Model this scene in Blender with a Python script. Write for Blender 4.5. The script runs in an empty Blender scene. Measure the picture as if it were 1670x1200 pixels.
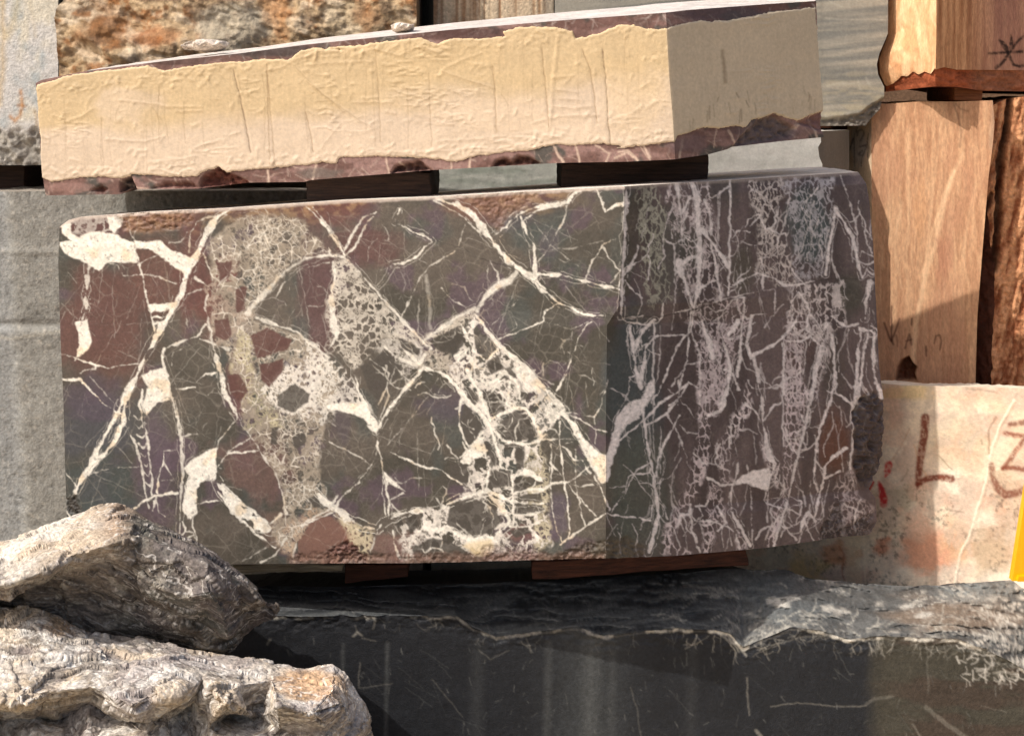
import bpy, math, random
import numpy as np
from mathutils.geometry import delaunay_2d_cdt
from mathutils import Vector
C = bpy.context.scene
COL = C.collection
# ---------------------------------------------------------------- camera
PXW, PXH, FPX, CX, HZ, CAMZ = 1670.0, 1200.0, 2294.0, 835.0, 180.0, 3.5
cam_data = bpy.data.cameras.new('camera'); cam = bpy.data.objects.new('camera', cam_data); COL.objects.link(cam)
cam.location = (0, 0, CAMZ); cam.rotation_euler = (math.radians(90), 0, 0)
cam_data.sensor_fit = 'HORIZONTAL'; cam_data.sensor_width = 36; cam_data.lens = FPX / PXW * 36
cam_data.shift_y = -(PXH / 2 - HZ) / PXW
cam_data.clip_start = 0.05; cam_data.clip_end = 500
C.camera = cam
# ---------------------------------------------------------------- sky and sun
SUN_AZ, SUN_EL = math.radians(61), math.radians(46)     # azimuth: degrees from straight behind the camera towards the left
ts = Vector((-math.sin(SUN_AZ) * math.cos(SUN_EL), -math.cos(SUN_AZ) * math.cos(SUN_EL), math.sin(SUN_EL)))
w = bpy.data.worlds.new('World'); C.world = w; w.use_nodes = True
nt = w.node_tree; nt.nodes.clear()
sky = nt.nodes.new('ShaderNodeTexSky'); sky.sky_type = 'NISHITA'; sky.sun_disc = False
sky.sun_elevation = SUN_EL; sky.sun_rotation = math.atan2(ts.x, ts.y); sky.dust_density = 5.0; sky.ozone_density = 0.8; sky.air_density = 0.9
bg = nt.nodes.new('ShaderNodeBackground'); bg.inputs[1].default_value = 0.15
wo = nt.nodes.new('ShaderNodeOutputWorld'); nt.links.new(sky.outputs[0], bg.inputs[0]); nt.links.new(bg.outputs[0], wo.inputs[0])
sd = bpy.data.lights.new('sun', 'SUN'); sd.energy = 3.5; sd.angle = math.radians(0.5); sd.color = (1.0, 0.96, 0.91)
so = bpy.data.objects.new('sun', sd); COL.objects.link(so); so.rotation_euler = ts.to_track_quat('Z', 'Y').to_euler()
so.location = (-6, -3, 9)
C.view_settings.view_transform = 'Standard'; C.view_settings.look = 'None'
C.view_settings.exposure = 0.08; C.view_settings.gamma = 1.0
# ---------------------------------------------------------------- helpers: numbers
def lin(c):
    c = np.asarray(c, float) / 255.0
    return np.where(c <= 0.04045, c / 12.92, ((c + 0.055) / 1.055) ** 2.4)
def sm(a, b, x):
    t = np.clip((x - a) / (b - a), 0, 1); return t * t * (3 - 2 * t)
def h2(ix, iy, s=0):
    n = (ix.astype(np.int64) * 374761393 + iy.astype(np.int64) * 668265263 + s * 1442695041) & 0xffffffff
    n = ((n ^ (n >> 13)) * 1274126177) & 0xffffffff
    n = n ^ (n >> 16); n = (n * 2246822519) & 0xffffffff; n ^= n >> 15
    return (n & 0xffffff) / float(0xffffff)
def h3(ix, iy, iz, s=0):
    return h2(ix + iz * 7919, iy + iz * 104729, s)
def vn(x, y, s=0):
    ix = np.floor(x); iy = np.floor(y); fx = x - ix; fy = y - iy
    fx = fx * fx * (3 - 2 * fx); fy = fy * fy * (3 - 2 * fy)
    a = h2(ix, iy, s); b = h2(ix + 1, iy, s); c = h2(ix, iy + 1, s); d = h2(ix + 1, iy + 1, s)
    return (a + (b - a) * fx) * (1 - fy) + (c + (d - c) * fx) * fy
def fb(x, y, o=4, s=0, g=0.5):
    r = 0; a = 1.0; t = 0
    for k in range(o):
        r = r + a * vn(x * 2 ** k + 17.3 * k, y * 2 ** k - 9.1 * k, s + k); t += a; a *= g
    return r / t
def vn3(x, y, z, s=0):
    ix = np.floor(x); iy = np.floor(y); iz = np.floor(z)
    fx = x - ix; fy = y - iy; fz = z - iz
    fx = fx * fx * (3 - 2 * fx); fy = fy * fy * (3 - 2 * fy); fz = fz * fz * (3 - 2 * fz)
    r = 0
    for dz, wz in ((0, 1 - fz), (1, fz)):
        a = h3(ix, iy, iz + dz, s); b = h3(ix + 1, iy, iz + dz, s); c = h3(ix, iy + 1, iz + dz, s); d = h3(ix + 1, iy + 1, iz + dz, s)
        r = r + wz * ((a + (b - a) * fx) * (1 - fy) + (c + (d - c) * fx) * fy)
    return r
def fb3(p, f=(1, 1, 1), o=4, s=0, g=0.5):
    r = 0; a = 1.0; t = 0
    for k in range(o):
        m = 2 ** k
        r = r + a * vn3(p[:, 0] * f[0] * m + 3.1 * k, p[:, 1] * f[1] * m + 7.7 * k, p[:, 2] * f[2] * m + 1.3 * k, s + k); t += a; a *= g
    return r / t
def ridge(n): return 1 - np.abs(2 * n - 1)
def mixc(a, b, t):
    t = np.asarray(t)[..., None]; return a * (1 - t) + b * t
def voro(X, Y, c, s=0, jit=0.9):
    gx = X / c; gy = Y / c; ix = np.floor(gx); iy = np.floor(gy)
    f1 = np.full(X.shape, 9.0); f2 = np.full(X.shape, 9.0); idd = np.zeros(X.shape)
    for dx in (-1, 0, 1):
        for dy in (-1, 0, 1):
            jx = ix + dx; jy = iy + dy
            px = jx + 0.5 + jit * (h2(jx, jy, s) - 0.5); py = jy + 0.5 + jit * (h2(jx, jy, s + 50) - 0.5)
            d = np.hypot(gx - px, gy - py); h = h2(jx, jy, s + 99)
            near = d < f1
            f2 = np.where(near, f1, np.minimum(f2, d)); idd = np.where(near, h, idd); f1 = np.where(near, d, f1)
    return f1, f2, idd
def at(px, py, Y):
    px = np.asarray(px, float); py = np.asarray(py, float); Y = np.asarray(Y, float) + 0 * px
    return np.stack([(px - CX) / FPX * Y, Y, CAMZ - (py - HZ) / FPX * Y], -1)
# ---------------------------------------------------------------- helpers: a painted face (stone pattern worked out on a fine lattice)
class Canvas:
    def __init__(s, x0, y0, x1, y1, base, res=1.0, warp=2.2, wl=14.0, seed=1):
        s.x0, s.y0, s.res = x0, y0, res
        xs = np.arange(x0, x1 + res, res); ys = np.arange(y0, y1 + res, res)
        s.X, s.Y = np.meshgrid(xs, ys)
        s.WX = s.X + warp * 2 * (fb(s.X / wl, s.Y / wl, 3, seed + 5, 0.6) - 0.5)
        s.WY = s.Y + warp * 2 * (fb(s.X / wl, s.Y / wl, 3, seed + 15, 0.6) - 0.5)
        s.col = np.zeros(s.X.shape + (3,)) + lin(base); s.h = np.zeros(s.X.shape); s.seed = seed
        s.V = np.zeros(s.X.shape)
    def win(s, pts, m):
        p = np.array([q[:2] for q in pts], float)
        a = max(int((p[:, 0].min() - m - s.x0) / s.res), 0); b = int((p[:, 0].max() + m - s.x0) / s.res) + 2
        c = max(int((p[:, 1].min() - m - s.y0) / s.res), 0); d = int((p[:, 1].max() + m - s.y0) / s.res) + 2
        return slice(c, max(d, c)), slice(a, max(b, a))
    def sline(s, pts, w, warp=True):          # signed distance to a stroke; a point may carry its own width
        pts = [(p[0], p[1], p[2] if len(p) > 2 else w) for p in pts]
        W = s.win(pts, max(p[2] for p in pts) + 10)
        X = (s.WX if warp else s.X)[W]; Y = (s.WY if warp else s.Y)[W]
        r = np.full(X.shape, 1e3)
        for (ax, ay, aw), (bx, by, bw) in zip(pts[:-1], pts[1:]):
            dx, dy = bx - ax, by - ay; L = dx * dx + dy * dy + 1e-9
            t = np.clip(((X - ax) * dx + (Y - ay) * dy) / L, 0, 1)
            d = np.hypot(X - ax - t * dx, Y - ay - t * dy) - 0.5 * (aw + (bw - aw) * t)
            r = np.minimum(r, d)
        return W, r
    def spoly(s, pts, warp=True):
        W = s.win(pts, 26)
        X = (s.WX if warp else s.X)[W]; Y = (s.WY if warp else s.Y)[W]
        ins = np.zeros(X.shape, bool); r = np.full(X.shape, 1e3); n = len(pts)
        for i in range(n):
            ax, ay = pts[i][:2]; bx, by = pts[(i + 1) % n][:2]
            dx, dy = bx - ax, by - ay; L = dx * dx + dy * dy + 1e-9
            t = np.clip(((X - ax) * dx + (Y - ay) * dy) / L, 0, 1)
            r = np.minimum(r, np.hypot(X - ax - t * dx, Y - ay - t * dy))
            if ay != by:
                c = ((ay > Y) != (by > Y)) & (X < (bx - ax) * (Y - ay) / (by - ay) + ax); ins ^= c
        return W, np.where(ins, -r, r)
    def line(s, pts, w, col, a=1.0, soft=1.6, warp=True, relief=0.0):
        W, d = s.sline(pts, w, warp)
        if d.size == 0: return
        if not warp: d = d + 1.6 * (fb(s.X[W] / 2.6, s.Y[W] / 2.6, 3, 55) - .5); a = a * (.55 + .45 * sm(.3, .5, fb(s.X[W] / 3.4, s.Y[W] / 3.4, 3, 56)))
        m = a * np.clip(0.5 - d / soft, 0, 1); s.col[W] = mixc(s.col[W], lin(col), m); s.h[W] += relief * m
    def poly(s, pts, col, a=1.0, soft=2.0, warp=True, relief=0.0):
        W, d = s.spoly(pts, warp)
        if d.size == 0: return
        m = a * np.clip(0.5 - d / soft, 0, 1); s.col[W] = mixc(s.col[W], lin(col), m); s.h[W] += relief * m
    def vein(s, pts, w=2.0, a=1.0, soft=1.7, rough=1.0):
        W, d = s.sline(pts, w)
        if d.size == 0: return
        x, y = s.X[W], s.Y[W]; wm = max((p[2] if len(p) > 2 else w) for p in pts)
        n = vn(x / 4.6, y / 4.6, 77) - 0.5; n1 = vn(x / 2.1, y / 2.1, 76) - 0.5; n2 = vn(x / 17.0, y / 17.0, 79) - 0.5; n3 = vn(x / 9.0, y / 9.0, 78) - 0.5
        dd = d + rough * (.25 + 1.7 * n + 1.1 * n1 + (1.1 + .34 * wm) * n2 + (.4 + .2 * wm) * n3)
        m = a * np.clip(0.5 - dd / (soft * .8), 0, 1)
        m = m * (0.72 + 0.28 * np.clip(-dd / 1.4, 0, 1)) * (0.86 + 0.28 * n3 + 0.2 * n1)
        if wm > 5: m = np.maximum(m, .5 * a * np.clip(0.5 - (np.abs(d - 2.2 - 4 * (n2 + .3)) - .35) / 1.2, 0, 1) * (n3 > -.12) * rough)
        s.V[W] = np.maximum(s.V[W], m)
    def blot(s, x, y, rx, ry, col, a=1.0, n=0.5):   # a soft cloud of colour in the stone
        q = np.hypot((s.X - x) / rx, (s.Y - y) / ry) + n * 2 * (fb(s.X / (rx * .5), s.Y / (ry * .5), 4, int(x) % 97) - 0.5)
        s.col = mixc(s.col, lin(col), a * sm(1.15, 0.5, q))
    def mul(s, f): s.col = s.col * np.asarray(f)[..., None]
    def sample(s, px, py, A=None):
        A = s.col if A is None else A
        gx = np.clip((px - s.x0) / s.res, 0, A.shape[1] - 1.001); gy = np.clip((py - s.y0) / s.res, 0, A.shape[0] - 1.001)
        ix = gx.astype(int); iy = gy.astype(int); fx = gx - ix; fy = gy - iy
        if A.ndim == 3: fx = fx[..., None]; fy = fy[..., None]
        return (A[iy, ix] * (1 - fx) + A[iy, ix + 1] * fx) * (1 - fy) + (A[iy + 1, ix] * (1 - fx) + A[iy + 1, ix + 1] * fx) * fy
# ---------------------------------------------------------------- helpers: meshes
def stone_mat(name, rough=0.8, amt=0.25, scale=60, stretch=(1, 1, 1), bump=0.15, bscale=90, spec=0.3):
    m = bpy.data.materials.new(name); m.use_nodes = True; t = m.node_tree; b = t.nodes['Principled BSDF']
    at_ = t.nodes.new('ShaderNodeAttribute'); at_.attribute_name = 'stone_colour'
    tc = t.nodes.new('ShaderNodeTexCoord'); mp = t.nodes.new('ShaderNodeMapping'); mp.inputs['Scale'].default_value = stretch
    t.links.new(tc.outputs['Object'], mp.inputs[0])
    nz = t.nodes.new('ShaderNodeTexNoise'); nz.inputs['Scale'].default_value = scale; nz.inputs['Detail'].default_value = 6; nz.inputs['Roughness'].default_value = .65
    t.links.new(mp.outputs[0], nz.inputs['Vector'])
    mr = t.nodes.new('ShaderNodeMapRange'); mr.inputs['From Min'].default_value = 0.3; mr.inputs['From Max'].default_value = 0.7
    mr.inputs['To Min'].default_value = 1 - amt; mr.inputs['To Max'].default_value = 1 + amt
    t.links.new(nz.outputs['Fac'], mr.inputs['Value'])
    vm = t.nodes.new('ShaderNodeVectorMath'); vm.operation = 'SCALE'
    t.links.new(at_.outputs['Color'], vm.inputs[0]); t.links.new(mr.outputs[0], vm.inputs['Scale'])
    t.links.new(vm.outputs[0], b.inputs['Base Color'])
    b.inputs['Roughness'].default_value = rough; b.inputs['Specular IOR Level'].default_value = spec
    n2 = t.nodes.new('ShaderNodeTexNoise'); n2.inputs['Scale'].default_value = bscale; n2.inputs['Detail'].default_value = 5
    t.links.new(mp.outputs[0], n2.inputs['Vector'])
    bp = t.nodes.new('ShaderNodeBump'); bp.inputs['Strength'].default_value = bump; bp.inputs['Distance'].default_value = 0.01
    t.links.new(n2.outputs['Fac'], bp.inputs['Height']); t.links.new(bp.outputs[0], b.inputs['Normal'])
    return m
class MB:
    def __init__(s): s.v = []; s.c = []; s.q = []; s.t = []; s.n = 0
    def add(s, V, Cc, Q=None, T=None):
        s.v.append(V); s.c.append(np.broadcast_to(Cc, V.shape).copy())
        if Q is not None and len(Q): s.q.append(np.asarray(Q) + s.n)
        if T is not None and len(T): s.t.append(np.asarray(T) + s.n)
        s.n += len(V)
    def sheet(s, P, Cc, keep=None):
        h, w_ = P.shape[:2]; i = np.arange(h * w_).reshape(h, w_)
        q = np.stack([i[:-1, :-1], i[:-1, 1:], i[1:, 1:], i[1:, :-1]], -1)
        if keep is not None: q = q[keep[:-1, :-1] & keep[1:, 1:] & keep[1:, :-1] & keep[:-1, 1:]]
        V = P.reshape(-1, 3); Cc = np.broadcast_to(Cc, P.shape).reshape(-1, 3); q = q.reshape(-1, 4)
        if keep is not None:
            u = np.unique(q); mp = np.zeros(h * w_, int); mp[u] = np.arange(len(u)); V = V[u]; Cc = Cc[u]; q = mp[q]
        s.add(V, Cc, q)
    def build(s, name, mat, parent=None, smooth=True, base=None):
        V = np.concatenate(s.v); Cc = np.concatenate(s.c)
        if parent is not None: org = np.array(parent.location)
        else: org = np.array([V[:, 0].mean(), V[:, 1].mean(), V[:, 2].min()]) if base is None else np.array(base)
        V = V - org
        q = np.concatenate(s.q) if s.q else np.zeros((0, 4), int); t = np.concatenate(s.t) if s.t else np.zeros((0, 3), int)
        me = bpy.data.meshes.new(name); me.vertices.add(len(V)); me.vertices.foreach_set('co', V.astype(np.float32).ravel())
        loops = np.concatenate([q.ravel(), t.ravel()]); me.loops.add(len(loops)); me.loops.foreach_set('vertex_index', loops.astype(np.int32))
        st = np.concatenate([np.arange(len(q)) * 4, len(q) * 4 + np.arange(len(t)) * 3]); me.polygons.add(len(st))
        me.polygons.foreach_set('loop_start', st.astype(np.int32))
        me.polygons.foreach_set('use_smooth', np.full(len(st), smooth, bool))
        a = me.attributes.new('stone_colour', 'FLOAT_COLOR', 'POINT')
        a.data.foreach_set('color', np.concatenate([np.clip(Cc, 0.002, 0.92), np.ones((len(Cc), 1))], 1).astype(np.float32).ravel())
        me.update(calc_edges=True); me.validate(); me.materials.append(mat)
        o = bpy.data.objects.new(name, me); COL.objects.link(o)
        if parent is not None: o.parent = parent
        else: o.location = org
        return o
def tag(o, label=None, cat=None, group=None, kind=None):
    if label: o['label'] = label
    if cat: o['category'] = cat
    if group: o['group'] = group
    if kind: o['kind'] = kind
    return o
def empty(name, loc):
    o = bpy.data.objects.new(name, None); COL.objects.link(o); o.location = tuple(float(a) for a in loc); o.empty_display_size = 0.1; return o
def curve(pts, n):
    p = np.array(pts, float); d = np.r_[0, np.cumsum(np.hypot(*np.diff(p, axis=0).T))]; d /= d[-1]
    t = np.linspace(0, 1, n); return np.stack([np.interp(t, d, p[:, 0]), np.interp(t, d, p[:, 1])], -1)
def coons(top, bot, nx, ny, left=None, right=None):
    T = curve(top, nx); B = curve(bot, nx)
    L = curve(left or [top[0], bot[0]], ny); R = curve(right or [top[-1], bot[-1]], ny)
    T[0] = L[0]; T[-1] = R[0]; B[0] = L[-1]; B[-1] = R[-1]
    s = np.linspace(0, 1, nx)[None, :, None]; t = np.linspace(0, 1, ny)[:, None, None]
    P = (1 - t) * T[None] + t * B[None] + (1 - s) * L[:, None] + s * R[:, None] \
        - ((1 - s) * (1 - t) * T[0] + s * (1 - t) * T[-1] + (1 - s) * t * B[0] + s * t * B[-1])
    return P
def face(top, bot, Ys, res, canvas, left=None, right=None, rough=0.0, rf=0.3, push=None):
    """a block face: px outline, depths at the four corners (tl,tr,bl,br); returns 3D grid, colours, px grid"""
    w_ = abs(top[-1][0] - top[0][0]); hh = abs(bot[0][1] - top[0][1])
    nx = max(int(w_ / res), 4); ny = max(int(hh / res), 4)
    P = coons(top, bot, nx, ny, left, right)
    s = np.linspace(0, 1, nx)[None, :]; t = np.linspace(0, 1, ny)[:, None]
    a, b, c, d = [1.0 / y for y in Ys]
    Y = 1.0 / ((1 - t) * ((1 - s) * a + s * b) + t * ((1 - s) * c + s * d))
    G = at(P[..., 0], P[..., 1], Y)
    dx = G[ny // 2, -1] - G[ny // 2, 0]; n = np.array([dx[1], -dx[0], 0.0]); n /= np.linalg.norm(n)
    if n[1] > 0: n = -n
    hgt = canvas.sample(P[..., 0], P[..., 1], canvas.h) * 0.001
    if rough: hgt = hgt + rough * (fb(P[..., 0] / (100 * rf), P[..., 1] / (100 * rf), 5, 31) - 0.5)
    if push is not None: hgt = hgt + push(P[..., 0], P[..., 1], s, t)
    G = G + hgt[..., None] * n
    return G, canvas.sample(P[..., 0], P[..., 1]), P
def close(mb, tops, bots, lefts, rights, dvec, dzt, ctop, cside, nt_=14, bump=0.01, seed=3):
    """closes a block behind its faces: top, underside, ends and back"""
    dv = np.array(dvec, float)
    bt = tops + dv; bt[:, 2] += dzt
    u = np.linspace(0, 1, nt_)[:, None, None]
    P = tops[None] * (1 - u) + bt[None] * u
    n = fb(P[..., 0] * 9, P[..., 1] * 14, 4, seed) - 0.5
    k = np.sin(np.pi * np.linspace(0, 1, nt_))[:, None]; P[..., 2] += bump * 2 * n * k
    nn = fb(P[..., 0] * 14, P[..., 1] * 22, 5, seed + 9)
    mb.sheet(P, lin(ctop) * (0.62 + 0.66 * nn)[..., None])
    bb = bots + dv
    def ruled(A, B, n_=6):
        u_ = np.linspace(0, 1, n_)[:, None, None]; Q = A[None] * (1 - u_) + B[None] * u_
        nn_ = fb(Q[..., 0] * 9 + Q[..., 1] * 5, Q[..., 2] * 9 + Q[..., 1] * 3, 4, seed + 4); mb.sheet(Q, lin(cside) * (0.7 + 0.6 * nn_)[..., None])
    ruled(bots, bb); ruled(bt, bb)
    for E, kk in ((lefts, 0), (rights, 1)):
        top_b = bt[0] if kk == 0 else bt[-1]; bot_b = bb[0] if kk == 0 else bb[-1]
        m = len(E); t = np.linspace(0, 1, m)[:, None]; ruled(E, top_b * (1 - t) + bot_b * t)
    return bt, bb
def strip(tops, dv, px):    # how much the far top edge sits above the near one in z so that the top shows as a narrow strip
    b = tops + dv; y = HZ + (CAMZ - tops[:, 2]) / tops[:, 1] * FPX - px
    return CAMZ - (y - HZ) / FPX * b[:, 1] - tops[:, 2]
def Z(ox, oy, s, pts):    # points traced on an enlarged crop -> photo pixels
    return [((p[0] / s + ox), (p[1] / s + oy)) + tuple(p[2:]) for p in pts]
# ================================================================ THE VEINED MARBLE BLOCK
S = 2.982
def A4(*p): return Z(0, 300, S, p)
def A5(*p): return Z(500, 300, S, p)
def A6(*p): return Z(940, 260, S, p)
def B1(*p): return Z(0, 600, S, p)
def B2(*p): return Z(500, 600, S, p)
def B3(*p): return Z(940, 560, S, p)
cv = Canvas(88, 268, 1452, 926, (86, 79, 71), 1.0, 2.7, 12.0, 11)
X, Y_ = cv.X, cv.Y
# ground colours of the stone
fold_x = np.interp(Y_, [304, 420, 505, 530, 920], [1019, 1014, 1008, 990, 988])
rightm = sm(-3, 3, X - fold_x)
big = fb(X / 130, Y_ / 130, 4, 3)
cv.col = mixc(lin((76, 71, 62)) + 0 * cv.col, lin((97, 88, 78)) + 0 * cv.col, sm(.35, .65, big))
cv.col = mixc(cv.col, lin((76, 79, 74)) + 0 * cv.col, 0.7 * sm(.52, .68, fb(X / 60, Y_ / 75, 4, 23)))
cv.col = mixc(cv.col, lin((94, 76, 86)) + 0 * cv.col, 0.6 * sm(.56, .70, fb(X / 50, Y_ / 50, 4, 43)))
pur = mixc(lin((84, 72, 72)) + 0 * cv.col, lin((112, 97, 96)) + 0 * cv.col, sm(.35, .65, fb(X / 40, Y_ / 160, 4, 8)))
cv.col = mixc(cv.col, pur, rightm * sm(1010, 1075, X + 30 * (fb(X / 40, Y_ / 60, 3, 4) - .5)))
cv.blot(1035, 640, 50, 150, (74, 82, 84), 0.85, .3); cv.blot(1045, 800, 60, 120, (88, 92, 84), 0.8, .3)
cv.blot(1090, 400, 60, 90, (84, 86, 78), .6); cv.blot(1320, 370, 40, 70, (70, 88, 88), .7); cv.blot(1180, 300, 40, 40, (70, 70, 64), .5)
cv.blot(1210, 440, 22, 45, (84, 80, 68), .7, .2); cv.blot(1385, 480, 30, 40, (76, 76, 66), .7, .2); cv.blot(1360, 600, 24, 60, (84, 76, 70), .6, .2)
cv.blot(1360, 720, 30, 60, (108, 66, 50), .75, .25); cv.blot(1300, 560, 30, 60, (98, 74, 72), .5)
for b in ((170, 520, 95, 120, (100, 70, 62), .9), (250, 440, 60, 70, (106, 76, 66), .85), (165, 370, 60, 30, (98, 62, 58), .8), (320, 450, 40, 110, (104, 68, 62), .8),
          (160, 700, 80, 60, (72, 72, 76), .8), (150, 650, 60, 40, (84, 72, 82), .6), (160, 800, 70, 70, (66, 72, 70), .8), (240, 700, 50, 60, (80, 78, 74), .6),
          (260, 760, 40, 90, (98, 80, 92), .6), (410, 760, 60, 70, (112, 86, 78), .7, .8), (390, 620, 30, 60, (112, 78, 72), .7), (370, 440, 25, 30, (120, 74, 66), .9),
          (520, 480, 40, 120, (96, 70, 68), .85), (600, 400, 60, 45, (98, 68, 64), .8), (540, 340, 60, 36, (108, 74, 68), .8), (330, 570, 40, 40, (88, 82, 72), .6),
          (730, 660, 50, 30, (88, 74, 86), .5), (560, 680, 20, 60, (84, 74, 82), .5), (540, 880, 50, 40, (138, 98, 84), .95), (640, 890, 50, 30, (124, 96, 86), .8),
          (800, 320, 80, 45, (122, 88, 74), .8), (985, 450, 16, 20, (96, 74, 84), .6), (910, 840, 20, 40, (98, 86, 98), .6), (870, 370, 60, 60, (78, 84, 80), .5),
          (850, 870, 30, 16, (116, 84, 78), .7), (460, 860, 40, 40, (120, 96, 84), .6), (345, 500, 30, 50, (106, 70, 62), .7)):
    cv.blot(*b)
# small mottling and saw marks
cv.mul(0.86 + 0.28 * fb(X / 3.0, Y_ / 3.0, 3, 91)); cv.mul(0.9 + 0.2 * fb(X / 11.0, Y_ / 11.0, 3, 92))
scr = fb((X * .8 + Y_ * .6) / 1.6, (Y_ * .8 - X * .6) / 60, 2, 93); scv = fb(X / 1.6, Y_ / 90, 2, 94)
cv.mul(1 + 0.16 * (np.where(rightm > .5, scv, scr) - .5))
f1, f2, i_ = voro(cv.WX + 4 * (fb(X / 8, Y_ / 8, 2, 711) - .5), cv.WY, 27, 95); fn = sm(.09, .0, f2 - f1) * sm(.4, .65, fb(X / 40, Y_ / 40, 3, 96)) * (1 - .5 * rightm)
f1, f2, i_ = voro(cv.WX / .9 + .3 * cv.WY, cv.WY, 11, 97); fn = np.maximum(fn, .7 * sm(.14, .0, f2 - f1) * sm(.5, .7, fb(X / 30, Y_ / 30, 3, 98)))
cv.mul((.91 - .06 * rightm) * (.88 + .24 * fb(X / 2.0, Y_ / 2.0, 2, 99))); cv.col = mixc(cv.col, lin((170, 160, 146)) + 0 * cv.col, fn * .2)
# ochre weathered crust under the top edge
cr = sm(0, 1, 1 - (Y_ - 338 + 0.05 * (X - 300)) / (36 + 46 * (fb(X / 45, Y_ / 30, 3, 5) - .2)))
crx = sm(190, 215, X) * (1 - sm(560, 640, X)) * .9 + sm(740, 790, X) * (1 - sm(900, 960, X)) * .8
pat = fb(X / 14 + Y_ / 16, Y_ / 9 - X / 24, 4, 6)
cv.col = mixc(cv.col, mixc(lin((104, 66, 54)) + 0 * cv.col, lin((168, 132, 96)) + 0 * cv.col, sm(.4, .72, pat)), cr * crx * .85)
# ---- breccia: rounded clasts in a pale matrix
MAT = np.zeros(X.shape); MCOL = np.zeros(cv.col.shape) + lin((214, 203, 190)); CL = np.ones(X.shape)
def breccia(poly, cell, thr, seed, mcol, a=1.0, sx=1.0, sy=1.0, soft=10, dens=.5, big=0.0):
    W, d = cv.spoly(poly)
    if d.size == 0: return
    M = sm(soft * .5, -soft * .5, d + 14 * (fb(cv.X[W] / 17, cv.Y[W] / 17, 3, seed) - .5))
    x = cv.WX[W] + .65 * cell * (fb(cv.X[W] / 7, cv.Y[W] / 7, 3, seed + 3, .65) - .5); y = cv.WY[W] + .65 * cell * (fb(cv.X[W] / 7, cv.Y[W] / 7, 3, seed + 7, .65) - .5)
    f1, f2, idd = voro(x / sx, y / sy, cell, seed); g1, g2, i2 = voro(x / sx, y / sy, cell * .42, seed + 500)
    zone = fb(cv.X[W] / 30, cv.Y[W] / 38, 3, seed + 11)
    th = thr * (0.5 + 1.5 * zone) * (0.6 + .8 * idd)
    clast = sm(th - .05, th + .07, (f2 - f1)) * np.where(idd < dens, 1.0, 0.0)
    th2 = thr * (0.55 + 1.2 * zone) * (0.7 + i2)
    cl2 = sm(th2 - .09, th2 + .12, g2 - g1) * np.where(i2 < .62, 1.0, 0.15) * np.where(idd < dens, 0.0, 1.0)
    mm = M * (1 - np.maximum(clast, cl2 * .85))
    mm = mm * a * (0.62 + 0.55 * fb(cv.X[W] / 4.5, cv.Y[W] / 4.5, 3, seed + 13)) * (0.55 + 0.7 * zone)
    sel = mm > MAT[W]
    MAT[W] = np.where(sel, mm, MAT[W]); MCOL[W] = np.where(sel[..., None], lin(mcol), MCOL[W])
CRM, PNK, WHT = (158, 145, 127), (184, 168, 166), (226, 217, 203)
BL = A4((1010, 300), (1120, 170), (1300, 150), (1470, 170), (1590, 330), (1440, 390), (1290, 520), (1235, 640), (1340, 700), (1450, 735), (1560, 830), (1640, 900), (1670, 980)) + \
     B2((60, 40), (180, 90), (90, 190), (70, 350), (60, 560), (130, 690), (40, 700), (-30, 740)) + B1((1480, 770), (1400, 880), (1320, 850), (1330, 750), (1390, 710), (1370, 580), (1280, 420), (1190, 290), (1160, 200), (1190, 90), (1130, 20)) + A4((1100, 800), (1040, 700), (1030, 500))
breccia(BL, 19, .24, 21, CRM, .9, 1, 1.15, 8, .55)
breccia(A4((1000, 480), (1150, 500), (1240, 640), (1150, 720), (1050, 790), (1020, 700)), 16, .2, 22, (176, 158, 140), .9)
breccia(A4((1380, 880), (1500, 850), (1640, 960), (1680, 1060), (1560, 1180), (1350, 1100), (1240, 1000)), 14, .22, 25, WHT, 1.0)
breccia(A5((135, 380), (190, 365), (300, 490), (430, 640), (560, 770), (470, 770), (380, 745), (330, 800), (230, 900), (180, 840), (105, 800), (100, 560), (130, 460)), 12, .22, 31, (206, 196, 180), 1.0)
breccia(A5((-10, 740), (60, 780), (130, 850), (200, 920), (250, 1000), (330, 1150), (230, 1110), (90, 1095), (-20, 1090)), 14, .2, 33, WHT, 1.0)
breccia(A5((560, 760), (700, 660), (820, 600), (830, 640), (760, 690), (640, 760), (700, 840), (760, 900), (740, 960), (640, 900), (560, 890)), 13, .2, 35, (196, 184, 166), .85)
breccia(A5((330, 800), (440, 700), (560, 790), (560, 900), (480, 950), (400, 860)), 22, .12, 36, WHT, .8)
BQ = A5((740, 780), (820, 640), (930, 790), (990, 830), (1100, 950), (1240, 1095)) + B2((1240, 230), (1140, 330), (1160, 560), (1180, 700), (1190, 860), (1080, 900), (900, 910), (600, 920), (470, 900), (430, 780), (520, 690), (680, 680), (760, 600), (740, 470), (840, 330), (860, 280), (790, 170), (700, 60), (690, -10))
breccia(BQ, 22, .17, 41, (226, 216, 202), 1.0, 1, 1, 6, .72)
breccia(B2((1060, 380), (1140, 360), (1180, 560), (1190, 840), (1120, 900), (1080, 640), (1060, 480)), 8, .3, 44, (196, 184, 156), .95)
breccia(B2((140, 700), (200, 740), (330, 790), (310, 860), (290, 920), (240, 880), (190, 800)), 9, .3, 45, (206, 190, 158), .95)
breccia(B1((1310, 800), (1400, 740), (1560, 720), (1480, 790), (1440, 850), (1430, 950), (1400, 900)), 10, .3, 46, (196, 172, 146), .9)
breccia(B2((-10, 650), (100, 690), (40, 740), (-20, 760)), 9, .3, 47, (200, 170, 140), .8)
breccia(A4((1150, 700), (1240, 720), (1240, 900), (1380, 1190), (1200, 1190), (1130, 900)), 10, .34, 48, (196, 184, 150), .8)
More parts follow.
